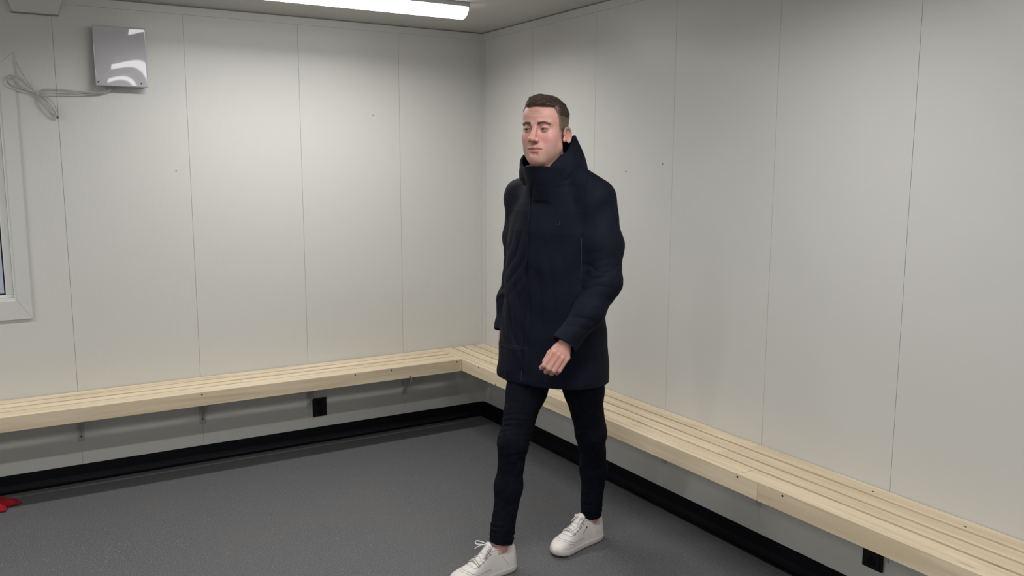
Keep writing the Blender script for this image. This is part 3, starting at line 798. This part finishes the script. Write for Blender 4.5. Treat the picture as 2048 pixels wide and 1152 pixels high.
def build_hair():
    lo = h2l(0, 0, 0)
    xs = np.arange(-.085, .175, .0019); ys = np.arange(-.18, .10, .0019); zs = np.arange(1.70, 1.925, .0019)
    G = Field(xs, ys, zs); cranium(G)
    x, y, z = G.x[:, None, None], G.y[None, :, None], G.z[None, None, :]
    u, v, w = l2h(x, y, z)
    D = G.F
    m = hairmask(u, v, w)
    # long part on top, combed to his right and forward; shaved sides
    edge = w-.052-.10*(v-.02)+.10*np.clip(u, -1, 0)                  # lower limit of the long part
    top = ss(edge, -.012, .022)
    th = .0008+.0020*ss(m, 0, .014)+top*(.0040+.0105*ss(v, .0, .06))*(1-.92*ss(-u, .028, .060))*ss(m, -.004, .010)**.5
    # strands: grooves running along the combing direction
    q = w*1.0+u*.38-v*.22; p = u*.8-v*.45
    gr = np.sin((q+.006*np.sin(p*40))*420)+.8*np.sin((q+.008*np.sin(p*30+2))*230+.5)
    th = th+gr*(.0001+.0007*top)
    F = np.maximum(D-th, -(D+.004)); F = np.maximum(F, -m*1.0)
    G.F = F.astype(f4)
    # tuft at the front corner
    G.add(*hcone((-.010, .060, .090), (-.029, .062, .104), .011, .0040), k=.012)
    me = mesh_field(G, 'hair')
    V = get_co(me); u, v, w = l2h(V[:, 0], V[:, 1], V[:, 2])
    edge = w-.052-.10*(v-.02)+.10*np.clip(u, -1, 0); t = ss(edge, -.006, .004)[:, None]
    q = w+u*.38-v*.22; st = .5+.5*np.sin(q*330+np.sin(u*60+v*40)*1.5)*np.sin(q*127+1)
    a = np.array([.045, .028, .021])[None]*(1-.5*st[:, None])+np.array([.115, .074, .052])[None]*.5*st[:, None]
    b = np.array([.085, .060, .045])[None]+0*a
    fade = ss(w, -.02, .05)[:, None]; b = b*(fade)+np.array([.19, .130, .095])[None]*(1-fade)
    c_ = a*t+b*(1-t); e_ = (ss(hairmask(u, v, w), -.001, .013)*.55+.45)[:, None]; e_ = np.maximum(e_, ss(w, .068, .080)[:, None])
    set_col(me, c_*e_+np.array([.30, .205, .158])[None]*(1-e_)); return me

# ---------------------------------------------------------------- clothes
def tlen(P):
    P = np.array(P, float); return P
def f_path(P, R, wr=None, flat=None):
    """sleeve / trouser leg: union of tapered pieces with a wrinkle function of (t, angle)"""
    P = np.array(P, float); R = np.array(R, float); seg = np.linalg.norm(np.diff(P, axis=0), axis=1); cum = np.concatenate([[0], np.cumsum(seg)])
    def fn(x, y, z):
        best = None
        for i in range(len(P)-1):
            a, ba = P[i], P[i+1]-P[i]; L2 = ba@ba
            px, py, pz = x-a[0], y-a[1], z-a[2]; t0 = (px*ba[0]+py*ba[1]+pz*ba[2])/L2; t = np.clip(t0, 0, 1)
            qx, qy, qz = px-ba[0]*t, py-ba[1]*t, pz-ba[2]*t
            s = cum[i]+t*seg[i]; r = R[i]+(R[i+1]-R[i])*t
            if wr is not None:
                th = np.arctan2(qy, qx); r = r+wr(s, th)
            d = np.sqrt(qx*qx+qy*qy+qz*qz)-r
            if i == len(P)-2: d = np.maximum(d, (t0-1)*seg[i])          # open square end
            best = d if best is None else smin(best, d, .03)
        return best
    m = R.max()+.012; return fn, P.min(0)-m, P.max(0)+m

def bump1(s, c, w): return np.exp(-((s-c)/w)**2)
def crease(t):                      # sharp valleys between soft rolls
    return np.abs(np.sin(t))**.7-.64
def wr_sleeve_l(s, th):
    e = bump1(s, .30, .085); w = bump1(s, .47, .07); m1 = .5+.5*np.sin(th*1+2.2+s*9); m2 = .5+.5*np.sin(th*2+s*23)
    r = e*(.0105*crease(s*58+1.9*np.sin(th+.6)+.9*np.sin(2*th+s*30))*(.35+.65*m1)+.0055*crease(s*97+2.6*np.sin(th+2.4))*m2)
    r = r+w*.0050*crease(s*75+2.2*np.sin(th+1.1))*m2
    return r+.0028*np.sin(s*31+2.1*np.sin(th+1)+th)+.0022*np.sin(2*th+s*14)
def wr_sleeve_r(s, th): return .005*crease(s*45+1.8*np.sin(th+1)+.7*np.sin(2*th+s*26))*(.4+.6*bump1(s, .36, .15))
def wr_leg(knee, amp, low):
    def f(s, th):
        k = bump1(s, knee, .085); b = bump1(s, low, .055)*.7
        m1 = .55+.45*np.sin(th+2.0+s*13); m2 = .5+.5*np.sin(2*th+s*31+1)
        r = (k+b)*amp*(1.2*m1*crease(s*88+1.2*np.sin(th+.8)+1.1*np.sin(s*31)+.6*np.sin(2*th+s*20))+.8*m2*crease(s*141+1.9*np.sin(th+2.4)))
        return r+.0012*np.sin(s*39+2.3*np.sin(th+.4)+th)
    return f

COAT = [(.780, .073, .010, .241, .166), (.80, .073, .010, .242, .167), (.90, .074, .008, .236, .160), (1.0, .074, .005, .226, .148), (1.12, .076, 0, .212, .138),
        (1.25, .082, 0, .212, .138), (1.38, .092, 0, .214, .136), (1.46, .094, .002, .200, .122), (1.52, .088, .0, .150, .098), (1.555, .082, -.004, .108, .088)]

def build_coat():
    st = .0036
    xs = np.arange(-.26, .40, st); ys = np.arange(-.34, .32, st); zs = np.arange(.74, 1.66, st)
    G = Field(xs, ys, zs)
    G.add(*slices(COAT), k=0)
    for S_, a0, r0 in ((SH_L, (.150, -.048, 1.590), .052), (SH_R, (.036, .042, 1.562), .052)):
        G.add(*f_cone(a0, np.array(S_)+(-.002 if S_[0] > 0 else -.006, 0, .038 if S_[0] > 0 else .034), r0, .068), k=.04)
    sl = np.array(SH_L); el = np.array(EL_L); wl = np.array(WR_L)
    G.add(*f_path([sl, sl*.5+el*.5+(.012, -.004, 0), el+(.0, 0, 0), el*.5+wl*.5+(.012, -.006, -.004), wl+(wl-el)*.05], [.074, .070, .066, .058, .0475], wr_sleeve_l), k=.030)
    sr = np.array(SH_R); er = np.array(EL_R); wr = np.array(WR_R)
    G.add(*f_path([sr, sr*.5+er*.5, er, er*.5+wr*.5+(-.006, .01, 0), wr+(wr-er)*.03], [.070, .068, .062, .054, .046], wr_sleeve_r), k=.030)
    # stand-up collar
    def collar(x, y, z):
        dx, dy = x-.060-(z-1.56)*-.20, y+.022-(z-1.56)*-.15
        u = (dx*PL[0]+dy*PL[1]); v = dx*PF[0]+dy*PF[1]
        top = 1.622+.10*v-.9*np.maximum(0, np.abs(u)-.05)*0
        d = np.sqrt((u/.098)**2+(v/.094)**2)-1
        return np.maximum(np.maximum(d*.094, z-top), 1.50-z)
    G.add(collar, (-.07, -.15, 1.50), (.20, .13, 1.64), k=.02)
    def inner(x, y, z):
        dx, dy = x-.060-(z-1.56)*-.20, y+.022-(z-1.56)*-.15
        u = (dx*PL[0]+dy*PL[1]); v = dx*PF[0]+dy*PF[1]
        return np.maximum((np.sqrt((u/.088)**2+(v/.084)**2)-1)*.084, 1.545-z)
    G.cut(inner, (-.07, -.15, 1.545), (.20, .13, 1.70), k=.004)
    # open hem and cuffs: hollow them out
    t = [(z, cx, cy, a-.010, b-.010) for z, cx, cy, a, b in COAT[:4]]; t[0] = (.70,)+t[0][1:]; t[-1] = (.97, .074, .005, .16, .09)
    G.cut(*slices(t), k=.01)
    a = wl+(wl-el)*.14; G.cut(*f_cone(wl-(wl-el)*.06, a, .040, .043), k=.004)
    a = wr+(wr-er)*.14; G.cut(*f_cone(wr-(wr-er)*.06, a, .038, .041), k=.004)
    me = mesh_field(G, 'coat')
    # soft folds of the padded cloth
    V = get_co(me); N = get_no(me); x, y, z = V.T
    u = (x-.078)*PL[0]+y*PL[1]; v = (x-.078)*PF[0]+y*PF[1]
    d = np.zeros(len(V)); tor = ss(z, .79, .83)*(1-ss(z, 1.50, 1.56))
    right = np.exp(-((u+.10)/.09)**2)*(v > -.02)
    hip = np.exp(-((u+.105)/.075)**2)*(v > -.04)
    d += .0095*hip*crease((z+u*1.9)*30+1.1*np.sin(z*21)+.6)*np.exp(-((z-1.02)/.13)**2)          # drag folds over the front hip
    d += .0060*hip*crease((z-u*1.5)*34+np.sin(z*16))*np.exp(-((z-1.27)/.12)**2)
    d += .0045*np.exp(-((u-.02)/.10)**2)*(v > 0)*crease((z*.55+u*2.3)*24+1.3*np.sin(z*9))*np.exp(-((z-1.12)/.20)**2)
    d += .0026*(v > 0)*ss(u, -.016, -.012)*(1-ss(u, .04, .07))*(1-ss(z, 1.58, 1.62))          # overlapping front flap
    d += .0030*(v > 0)*(1-ss(u, -.020, -.016))*ss(u, -.15, -.12)*(1-ss(z, .925, .93))       # pocket bag edge
    d += .0028*np.sin(u*26+3*np.sin(z*5)+.8)*tor*(v > 0)
    d += .0016*np.sin(z*46+5*np.sin(u*9+1)+v*15)*tor
    d += .005*np.exp(-((z-1.40)/.10)**2)*np.sin((u*.9-z*.6)*55)*np.exp(-((u-.17)/.04)**2)*(v > -.03)
    set_co(me, V+N*d[:, None]); return me

def build_hood():
    st = .0030
    xs = np.arange(-.12, .28, st); ys = np.arange(-.20, .24, st); zs = np.arange(1.50, 1.82, st)
    G = Field(xs, ys, zs); x, y, z = G.x[:, None, None], G.y[None, :, None], G.z[None, None, :]
    a = math.radians(34); Lx, Ly, Fx, Fy = math.cos(a), -math.sin(a), -math.sin(a), -math.cos(a)
    dx, dy = x-.070, y-.012; u = dx*Lx+dy*Ly; v = dx*Fx+dy*Fy; h = z-1.60
    # outer sag shape: wide low roll that narrows upwards towards the rim
    ru = np.interp(z.ravel(), [1.53, 1.56, 1.585, 1.61, 1.64, 1.67, 1.70, 1.74, 1.79], [.075, .118, .133, .134, .128, .118, .105, .087, .070]).astype(f4)[None, None, :]
    rv = ru*np.where(v < 0, 1.16, .86)
    ang = np.arctan2(v, u)
    wob = 1+.025*np.sin(3*ang+h*18)+.02*np.sin(7*ang+1-h*30)+.10*np.exp(-((z-1.662)/.03)**2)*ss(-u, .03, .10)
    d = (np.sqrt((u/(ru*wob))**2+(v/(rv*wob))**2)-1)*ru
    rim = 1.624+.125*np.clip((-v+.120)/.140, 0, 1)*ss(u, -.09, -.02)+.088*np.clip((-v+.085)/.085, 0, 1)*(1-ss(u, -.09, -.02))-.045*ss(-v, .07, .13)
    shell = np.maximum(d, -(d+.011)); inside_low = np.maximum(d, z-1.575)
    F = np.maximum(np.minimum(shell, inside_low*1.0), z-rim)
    F = np.maximum(F, 1.535-z)
    # a neck hole so the skin is free
    G.F = F.astype(f4)
    G.cut(*f_cone(h2l(0, -.02, -.05), (.080, 0, 1.50), .066, .072), k=.004)
    G.cut(*hell((0, .02, -.05), (.072, .085, .085)), k=.004)
    me = mesh_field(G, 'hood'); return me

def build_trousers():
    st = .0034
    xs = np.arange(-.22, .36, st); ys = np.arange(-.25, .27, st); zs = np.arange(.095, .96, st)
    G = Field(xs, ys, zs)
    G.add(*slices([(.84, .085, .01, .172, .118), (.92, .08, .01, .172, .118), (.95, .08, .01, .165, .11)]), k=0)
    def leg(H_, K_, A_, mid1, mid2, R, w):
        H_, K_, A_ = map(np.array, (H_, K_, A_))
        G.add(*f_path([H_, (H_+K_)/2+mid1, K_, (K_+A_)/2+mid2, A_], R, w), k=.028)
    leg(HIP_L, KN_L, AN_L, (.008, -.012, 0), (.014, .022, .02), [.098, .078, .0590, .0545, .0440], wr_leg(.40, .0050, .80))
    leg(HIP_R, KN_R, AN_R, (.002, .006, 0), (.007, .014, .02), [.098, .078, .0560, .0520, .0475], wr_leg(.40, .0075, .80))
    for A_, K_ in ((AN_L, KN_L), (AN_R, KN_R)):
        A_, K_ = np.array(A_), np.array(K_); dn = (A_-K_)/np.linalg.norm(A_-K_); G.cut(*f_cone(A_-dn*.02, A_+dn*.04, .0335, .035), k=.002)
    return mesh_field(G, 'trousers')
# E3
# ---------------------------------------------------------------- materials of the man
M_SKIN = mat('skin', (.56, .33, .255), rough=.48, sss=.12, vcol='Col', bump=(420, .12, .0006), spec=.4)
M_HAIR = mat('brown_hair', (.1, .06, .04), rough=.42, vcol='Col', spec=.4, bump=(500, .3, .0008))
M_COAT = mat('navy_parka_cloth', (.0042, .0056, .0138), rough=.74, spec=.13, noise=(9, .6, 3), alt=(.0060, .0078, .0150), bump=(900, .15, .0004))
M_COATD = mat('navy_seam', (.003, .0035, .008), rough=.6, spec=.2)
M_COATL = mat('pale_navy_detail_and_glint', (.028, .030, .045), rough=.6)  # paler navy of zip and emblem; paints caught light on the placket edge
M_JEANS = mat('black_denim', (.0038, .0048, .0092), rough=.85, spec=.08, noise=(40, .5, 3), alt=(.009, .011, .018), bump=(700, .2, .0005))
M_SHOE = mat('white_leather', (.66, .62, .60), rough=.42, noise=(14, .25, 3), alt=(.56, .52, .50), bump=(120, .12, .0006))
M_SOLE = mat('white_rubber', (.60, .565, .54), rough=.55, noise=(30, .4, 3), alt=(.45, .42, .39))
M_LACE = mat('white_lace', (.68, .65, .63), rough=.75, bump=(900, .3, .0005))
M_SEAMG = mat('grey_stitching', (.30, .28, .27), rough=.7)
M_EYE = mat('eye', (.55, .50, .48), rough=.12, vcol='Col')

def reorigin(o, parent): o.parent = parent; return o
body = link('body', build_body(), M_SKIN, man, smooth=True)
hair = link('hair', build_hair(), M_HAIR, man, smooth=True); hair['label'] = 'short brown hair combed to the side, shaved sides'
def bvh_of(o):
    V = get_co(o.data); return BVHTree.FromPolygons([tuple(p) for p in V], [tuple(p.vertices) for p in o.data.polygons])
def strands():
    me0 = hair.data; V = get_co(me0); N = get_no(me0); B = bvh_of(hair); u, v, w = l2h(V[:, 0], V[:, 1], V[:, 2])
    top = (w-.050-.10*(v-.02)+.10*u > .004) & (hairmask(u, v, w) > .0010) & ((N[:, 2] > -.3) | (v > .05)); idx = np.where(top)[0]
    rnd = np.random.RandomState(11); VV = []; FF = []; CC = []
    for i in rnd.choice(idx, 4200):
        p = Vector(V[i]); n = Vector(N[i]); L_ = rnd.uniform(.016, .034); k = 7; lift = rnd.uniform(.0002, .0016); r0 = rnd.uniform(.00025, .0005); shade = rnd.uniform(0, 1)
        pts = []
        for j in range(k):
            pu, pv, pw = l2h(p.x, p.y, p.z)
            fr = min(1, max(0, (pv-.015)/.06)); f = Vector((.05+.95*fr, -1.0+.35*fr, .9*fr)); f = Vector(h2l(f.x, f.y, f.z))-Vector(h2l(0, 0, 0)); f = f-n*f.dot(n); f.normalize()
            pts.append((p+n*(lift+.0012*math.sin(j/(k-1)*3.0)), n.copy(), f)); p = p+f*(L_/(k-1)); h = B.find_nearest(p); p, n = h[0], h[1]
        b0 = len(VV); c = np.array([.042, .026, .019])*(1-shade)+np.array([.150, .098, .070])*shade
        for j, (q, nn, f) in enumerate(pts):
            sd = f.cross(nn); r = r0*(1-.75*(j/(k-1))**2)
            VV += [q+sd*r, q+nn*r, q-sd*r]; CC += [c]*3
            if j:
                o = b0+3*j
                for m in range(3): FF.append((o-3+m, o-3+(m+1) % 3, o+(m+1) % 3, o+m))
    me = bpy.data.meshes.new('hair_strands'); me.from_pydata([tuple(q) for q in VV], [], FF); set_col(me, np.array(CC))
    o = link('hair_strands', me, M_HAIR, hair, smooth=True); o['kind'] = 'stuff'
for s in (-1, 1):       # eyeballs
    bm = bmesh.new(); bmesh.ops.create_uvsphere(bm, u_segments=32, v_segments=20, radius=.0121*HS)
    me = bpy.data.meshes.new('eye'); bm.to_mesh(me); bm.free(); V = get_co(me)
    g = np.array([-math.sin(HY+.32), -math.cos(HY+.32), -.08]); g /= np.linalg.norm(g); c = (V/np.linalg.norm(V, axis=1)[:, None]) @ g
    col = np.where((c > .968)[:, None], [.006, .005, .005], np.where((c > .86)[:, None], [.045, .035, .028], [.21, .175, .165])); set_col(me, col)
    e = link('eye', me, M_EYE, man, smooth=True); e.location = h2l(s*.032, .0735, 0)

strands()
BB = bvh_of(body)
for sd_ in (-1, 1):      # eyebrows: short hairs lying on the brow
    rnd = np.random.RandomState(4); VV, FF = [], []
    for _ in range(260):
        t = rnd.uniform(0, 1); wl = .0125+.037*t; wc = .0165+.0055*math.sin(min(t*1.25, 1)*math.pi*.62)-.0045*max(0, t-.6)/.4; th_ = .0042*(1-.55*t)
        a = Vector(h2l(sd_*wl, .115, wc+rnd.uniform(-1, 1)*th_)); dirn = Vector(h2l(0, -1, 0))-Vector(h2l(0, 0, 0)); h = BB.ray_cast(a, dirn.normalized())
        if h[0] is None: continue
        p, n = h[0], h[1]; f = Vector(h2l(sd_*1.0, 0, .75*(1-t)-.25+rnd.uniform(-.2, .2)))-Vector(h2l(0, 0, 0)); f = (f-n*f.dot(n)).normalized(); sv = f.cross(n); L_ = rnd.uniform(.005, .008); o = len(VV)
        for j in range(3):
            q = p+f*L_*j/2+n*(.0003+.0007*math.sin(j*1.2)); r = .00035*(1-.4*j/2); VV += [q+sv*r, q+n*r, q-sv*r]
            if j:
                for m in range(3): FF.append((o+3*j-3+m, o+3*j-3+(m+1) % 3, o+3*j+(m+1) % 3, o+3*j+m))
    me = bpy.data.meshes.new('eyebrow'); me.from_pydata([tuple(q) for q in VV], [], FF); set_col(me, np.tile([.11, .068, .050], (len(VV), 1)))
    link('eyebrow', me, M_HAIR, man, smooth=True)['kind'] = 'stuff'
coat = link('parka', build_coat(), M_COAT, man, smooth=True); coat['label'] = 'dark navy parka with hood'
hood = link('hood', build_hood(), M_COAT, coat, smooth=True)
trou = link('jeans', build_trousers(), M_JEANS, man, smooth=True); trou['label'] = 'tight black jeans'

BC = bvh_of(coat)
CL = Vector((-.09, -3.39, CAM.z))           # the camera's place in the man's frame
Ri = Matrix.Rotation(YAW, 3, 'Z')
def hitpx(bvh, px, py):
    d = Ri @ (_d + _r*((px-1024)/F_PX) - _u*((py-576)/F_PX)); d.normalize()
    return bvh.ray_cast(CL, d)
def seam(name, pts, r, m, parent, off=.0006, n=6, bvh=None, step=5):
    """thin raised strip laid on the cloth through the points seen in the photo"""
    P = []
    for (x0, y0), (x1, y1) in zip(pts[:-1], pts[1:]):
        k = max(1, int(math.hypot(x1-x0, y1-y0)/step)); P += [(x0+(x1-x0)*i/k, y0+(y1-y0)*i/k) for i in range(k)]
    P.append(pts[-1]); Q = []
    for p in P:
        h = hitpx(bvh or BC, *p)
        if h[0] is not None: Q.append(h[0]+h[1]*off)
    if len(Q) < 2: return None
    return obj(name, tube(bmesh.new(), Q, r, n), m, parent, smooth=True)
seam('placket_edge', [(1064, 352), (1060, 400), (1056, 470), (1052, 560), (1048, 650), (1044, 720), (1043, 776)], .0022, M_COATD, coat)
seam('placket_edge_glint', [(1043.5, 742), (1043.5, 776)], .0012, M_COATL, coat, off=.002)  # pale strip: light on the flap edge put into its colour
seam('armhole_seam', [(1176, 352), (1172, 390), (1169, 440), (1166, 470)], .0014, M_COATD, coat)
seam('pocket_zip', [(1163, 478), (1163, 520), (1161, 558)], .0012, M_COATL, coat, off=.0012)
seam('armhole_seam', [(1016, 362), (1013, 400), (1015, 440)], .0012, M_COATD, coat)
seam('pocket_seam', [(1002, 690), (1022, 697), (1040, 701)], .0016, M_COATD, coat)
seam('pocket_seam', [(1088, 650), (1097, 672), (1103, 680)], .0013, M_COATD, coat)
seam('hem_stitching', [(1005, 752), (1024, 764), (1042, 772)], .0010, M_COATD, coat)
seam('hem_stitching', [(1048, 774), (1090, 777), (1140, 777), (1180, 768), (1204, 756)], .0010, M_COATD, coat)
seam('yoke_seam', [(1075, 366), (1110, 372), (1150, 366)], .0010, M_COATD, coat)
seam('emblem', [(1112.5, 441.5), (1112.5, 449.5), (1119.5, 450), (1119.5, 442)], .0008, M_COATL, coat, off=.0008, step=2)
# neck snap
h = hitpx(BC, 1097, 352)
if h[0] is not None:
    bm = bmesh.new(); q = h[1].to_track_quat('Z', 'Y').to_matrix().to_4x4()
    bmesh.ops.create_cone(bm, cap_ends=True, segments=16, radius1=.006, radius2=.005, depth=.003, matrix=Matrix.Translation(h[0]+h[1]*.001) @ q)
    obj('snap_button', bm, M_COATD, coat)

# ---------------------------------------------------------------- sneakers
def shoe(A_, yaw, side, bow, label):
    """side=+1: his left shoe. built pointing along +x (heel at 0), then turned"""
    L_ = .310
    e = empty('sneaker', (0, 0, 0)); e.parent = man; e['label'] = label
    S = np.array([0, .03, .08, .16, .26, .38, .5, .62, .74, .84, .92, .97, 1.0])
    HW = np.array([.004, .024, .0345, .038, .0385, .038, .0405, .0465, .051, .0500, .042, .0285, .006])
    CY = np.array([0, 0, 0, 0, 0, -.002, -.005, -.008, -.009, -.007, -.003, .000, .002])*side    # outline bows to the outside
    HT = np.array([.066, .106, .120, .118, .112, .123, .107, .088, .071, .062, .054, .046, .034])
    s = np.linspace(0, 1, 60); s = .5-.5*np.cos(np.pi*s)*(1-.0); hw = np.interp(s, S, HW); cy = np.interp(s, S, CY); ht = np.interp(s, S, HT)
    k = np.array([1, 4, 6, 4, 1])/16.
    sm = lambda a: np.convolve(np.pad(a, 2, mode='edge'), k, 'valid')
    ht = sm(sm(ht)); cy = sm(cy)
    # sole
    bm = bmesh.new(); rings = []
    prof = [(.90, .001), (.97, .004), (1.0, .010), (1.0, .020), (.985, .025), (.93, .0275)]
    N = len(s)
    top = []; 
    def outl(f, z):
        pts = []
        for i in range(N): pts.append((s[i]*L_, cy[i]+hw[i]*f, z))
        for i in range(N-2, 0, -1): pts.append((s[i]*L_, cy[i]-hw[i]*f, z))
        return pts
    for f, z in prof:
        c = outl(f, z)
        rings.append([bm.verts.new((L_/2+(x-L_/2)*(1+(f-1)*.25), y, z+(.012*max(0, x/L_-.82)**1.0/.18 if True else 0)*(1 if z < .02 else .75))) for x, y, z in c])
    n = len(rings[0])
    for a, b in zip(rings[:-1], rings[1:]):
        for i in range(n): bm.faces.new((a[i], a[(i+1) % n], b[(i+1) % n], b[i]))
    bm.faces.new(rings[0]); bm.faces.new(rings[-1][::-1]); bmesh.ops.recalc_face_normals(bm, faces=bm.faces[:])
    obj('sole', bm, M_SOLE, e, smooth=True)
    # upper: arched sections
    def sect(i, th, off=0.):
        w = hw[i]*.955+off; h_ = ht[i]-.025+off; c, q = math.cos(th), math.sin(th)
        # heel part: walls lean to a narrower opening
        nar = np.interp(s[i], [0, .1, .45, .62, 1], [.74, .74, .76, .9, 1.])
        yy = w*np.sign(c)*abs(c)**.62; zz = abs(q)**.72
        yy *= 1-(1-nar)*zz
        return Vector((s[i]*L_, cy[i]+yy, .025+h_*zz))
    M = 24; bm = bmesh.new(); g = [[bm.verts.new(sect(i, math.pi*j/M)) for j in range(M+1)] for i in range(N)]
    for i in range(N-1):
        for j in range(M): bm.faces.new((g[i][j], g[i][j+1], g[i+1][j+1], g[i+1][j]))
    bm.faces.new(g[0][::-1]); bm.faces.new(g[-1]); bmesh.ops.recalc_face_normals(bm, faces=bm.faces[:])
    up = obj('upper', bm, M_SHOE, e, smooth=True)
    def at(sv, th, off=.0006):
        i = int(np.argmin(abs(s-sv))); return sect(i, th, off)
    def line(name, pts, r, m, off=.0006, parent=up):
        P = []
        for (a, ta), (b, tb) in zip(pts[:-1], pts[1:]):
            for k_ in range(8): P.append((a+(b-a)*k_/8, ta+(tb-ta)*k_/8))
        P.append(pts[-1])
        # interpolate sections smoothly
        Q = []
        for a, t in P:
            x = np.interp(a, s, np.arange(N)); i0 = int(x); i1 = min(i0+1, N-1); f = x-i0
            Q.append(sect(i0, t, off)*(1-f)+sect(i1, t, off)*f)
        return obj(name, tube(bmesh.new(), Q, r, 6), m, parent, smooth=True)
    out = 0 if side > 0 else math.pi       # th of the outer side
    O = lambda t: t if side > 0 else math.pi-t
    # overlays (toe guard, eyestay), stitched edges
    line('toe_guard_edge', [(.70, O(.20)), (.80, O(.62)), (.86, O(1.57)), (.80, math.pi-O(.62)), (.70, math.pi-O(.20))], .0014, M_SHOE)
    line('toe_stitching', [(.48, O(.16)), (.70, O(.32)), (.78, O(.8)), (.825, O(1.57)), (.78, math.pi-O(.8)), (.70, math.pi-O(.32)), (.48, math.pi-O(.16))], .0008, M_SEAMG, off=.0002)
    for q in (1, -1):
        T = (lambda t: t) if q > 0 else (lambda t: math.pi-t)
        line('eyestay_edge', [(.44, T(1.02)), (.55, T(1.0)), (.66, T(1.02)), (.715, T(1.15)), (.72, T(1.57))], .0011, M_SHOE)
        line('eyestay_stitching', [(.44, T(.97)), (.56, T(.94)), (.675, T(.96)), (.73, T(1.12)), (.735, T(1.57))], .0006, M_SEAMG, off=.0002)
        line('heel_panel_edge', [(.20, T(.12)), (.27, T(.5)), (.30, T(.95))], .0010, M_SHOE)
        line('collar_roll', [(.06, T(1.57)), (.10, T(1.12)), (.22, T(1.05)), (.36, T(1.12)), (.44, T(1.2))], .0042, M_SHOE, off=-.001)
    # tongue
    bm = bmesh.new(); rr = []
    for k_ in range(9):
        f = k_/8; sv = .66-.25*f; base = at(sv, math.pi/2, .002); w = .017+.006*f; rise = .020*max(0, f-.55)/.45
        rr.append([bm.verts.new(base+Vector((.006*f, (j/6-.5)*2*w, rise-.5*w*((j/6-.5)*2)**2+dz))) for dz in (0, .005) for j in range(7)])
    for a, b in zip(rr[:-1], rr[1:]):
        for j in range(6): bm.faces.new((a[j], a[j+1], b[j+1], b[j])); bm.faces.new((a[7+j+1], a[7+j], b[7+j], b[7+j+1]))
        bm.faces.new((a[0], b[0], b[7], a[7])); bm.faces.new((a[6], a[13], b[13], b[6]))
    for r_ in (rr[0], rr[-1]): bm.faces.new([r_[j] for j in range(7)]+[r_[7+j] for j in range(6, -1, -1)])
    bmesh.ops.recalc_face_normals(bm, faces=bm.faces[:]); obj('tongue', bm, M_SHOE, e, smooth=True)
    # laces over six pairs of eyelets
    for k_ in range(6):
        sv = .455+.045*k_; a = at(sv, 1.02, .003); b = at(sv, math.pi-1.02, .003); c = at(sv, math.pi/2, .0105)
        d = at(sv+.02, math.pi/2, .0105)
        obj('lace', tube(bmesh.new(), smooth_path([a, a*.4+c*.6+Vector((0, 0, .001)), c, b*.4+c*.6+Vector((0, 0, .001)), b], 4), .0027, 6), M_LACE, e, smooth=True)
        for q in (a, b):
            bm = bmesh.new(); bmesh.ops.create_uvsphere(bm, u_segments=8, v_segments=6, radius=.0024, matrix=Matrix.Translation(q+Vector((0, .004*np.sign(q.y-c.y), -.0015))))
            obj('eyelet', bm, M_SEAMG, e)
    # bow
    c = at(.435, math.pi/2, .014)
    ln = bow
    for sg in (1, -1):
        P = [c, c+Vector((.008, sg*.014*ln, .008)), c+Vector((.022*ln, sg*.034*ln, .010*ln)), c+Vector((.028*ln, sg*.032*ln, .003)), c+Vector((.014, sg*.012*ln, .003)), c]
        obj('lace', tube(bmesh.new(), smooth_path(P, 6), .0024, 6), M_LACE, e, smooth=True)
        P = [c, c+Vector((.014, sg*.012, .004)), c+Vector((.030, sg*.024*ln, -.005)), c+Vector((.042, sg*.030*ln, -.014))]
        obj('lace', tube(bmesh.new(), smooth_path(P, 6), .0020, 6), M_LACE, e, smooth=True)
    # small window-shaped side patch with dark marks
    a = [at(.40, O(.62), .0012), at(.52, O(.42), .0012)]
    obj('side_patch', tube(bmesh.new(), [a[0]*(1-t)+a[1]*t for t in (0, .35, .7, 1)], .0016, 6), M_SEAMG, up)
    obj('patch_mark', tube(bmesh.new(), [a[0]*(1-t)+a[1]*t+Vector((0, .0006*side, .0012)) for t in (0, .08, .16)], .0022, 6), M_COATD, up)
    fw = Vector((-math.sin(yaw), -math.cos(yaw), 0)); e.rotation_euler = (0, 0, math.atan2(fw.y, fw.x))
    e.location = Vector((A_[0], A_[1], .0005)) - fw*.072
    return e
shoe(AN_R, math.radians(54), -1, 1.25, 'white leather sneaker on the foot stepping forward')
shoe(AN_L, math.radians(46), 1, .6, 'white leather sneaker on the rear foot')
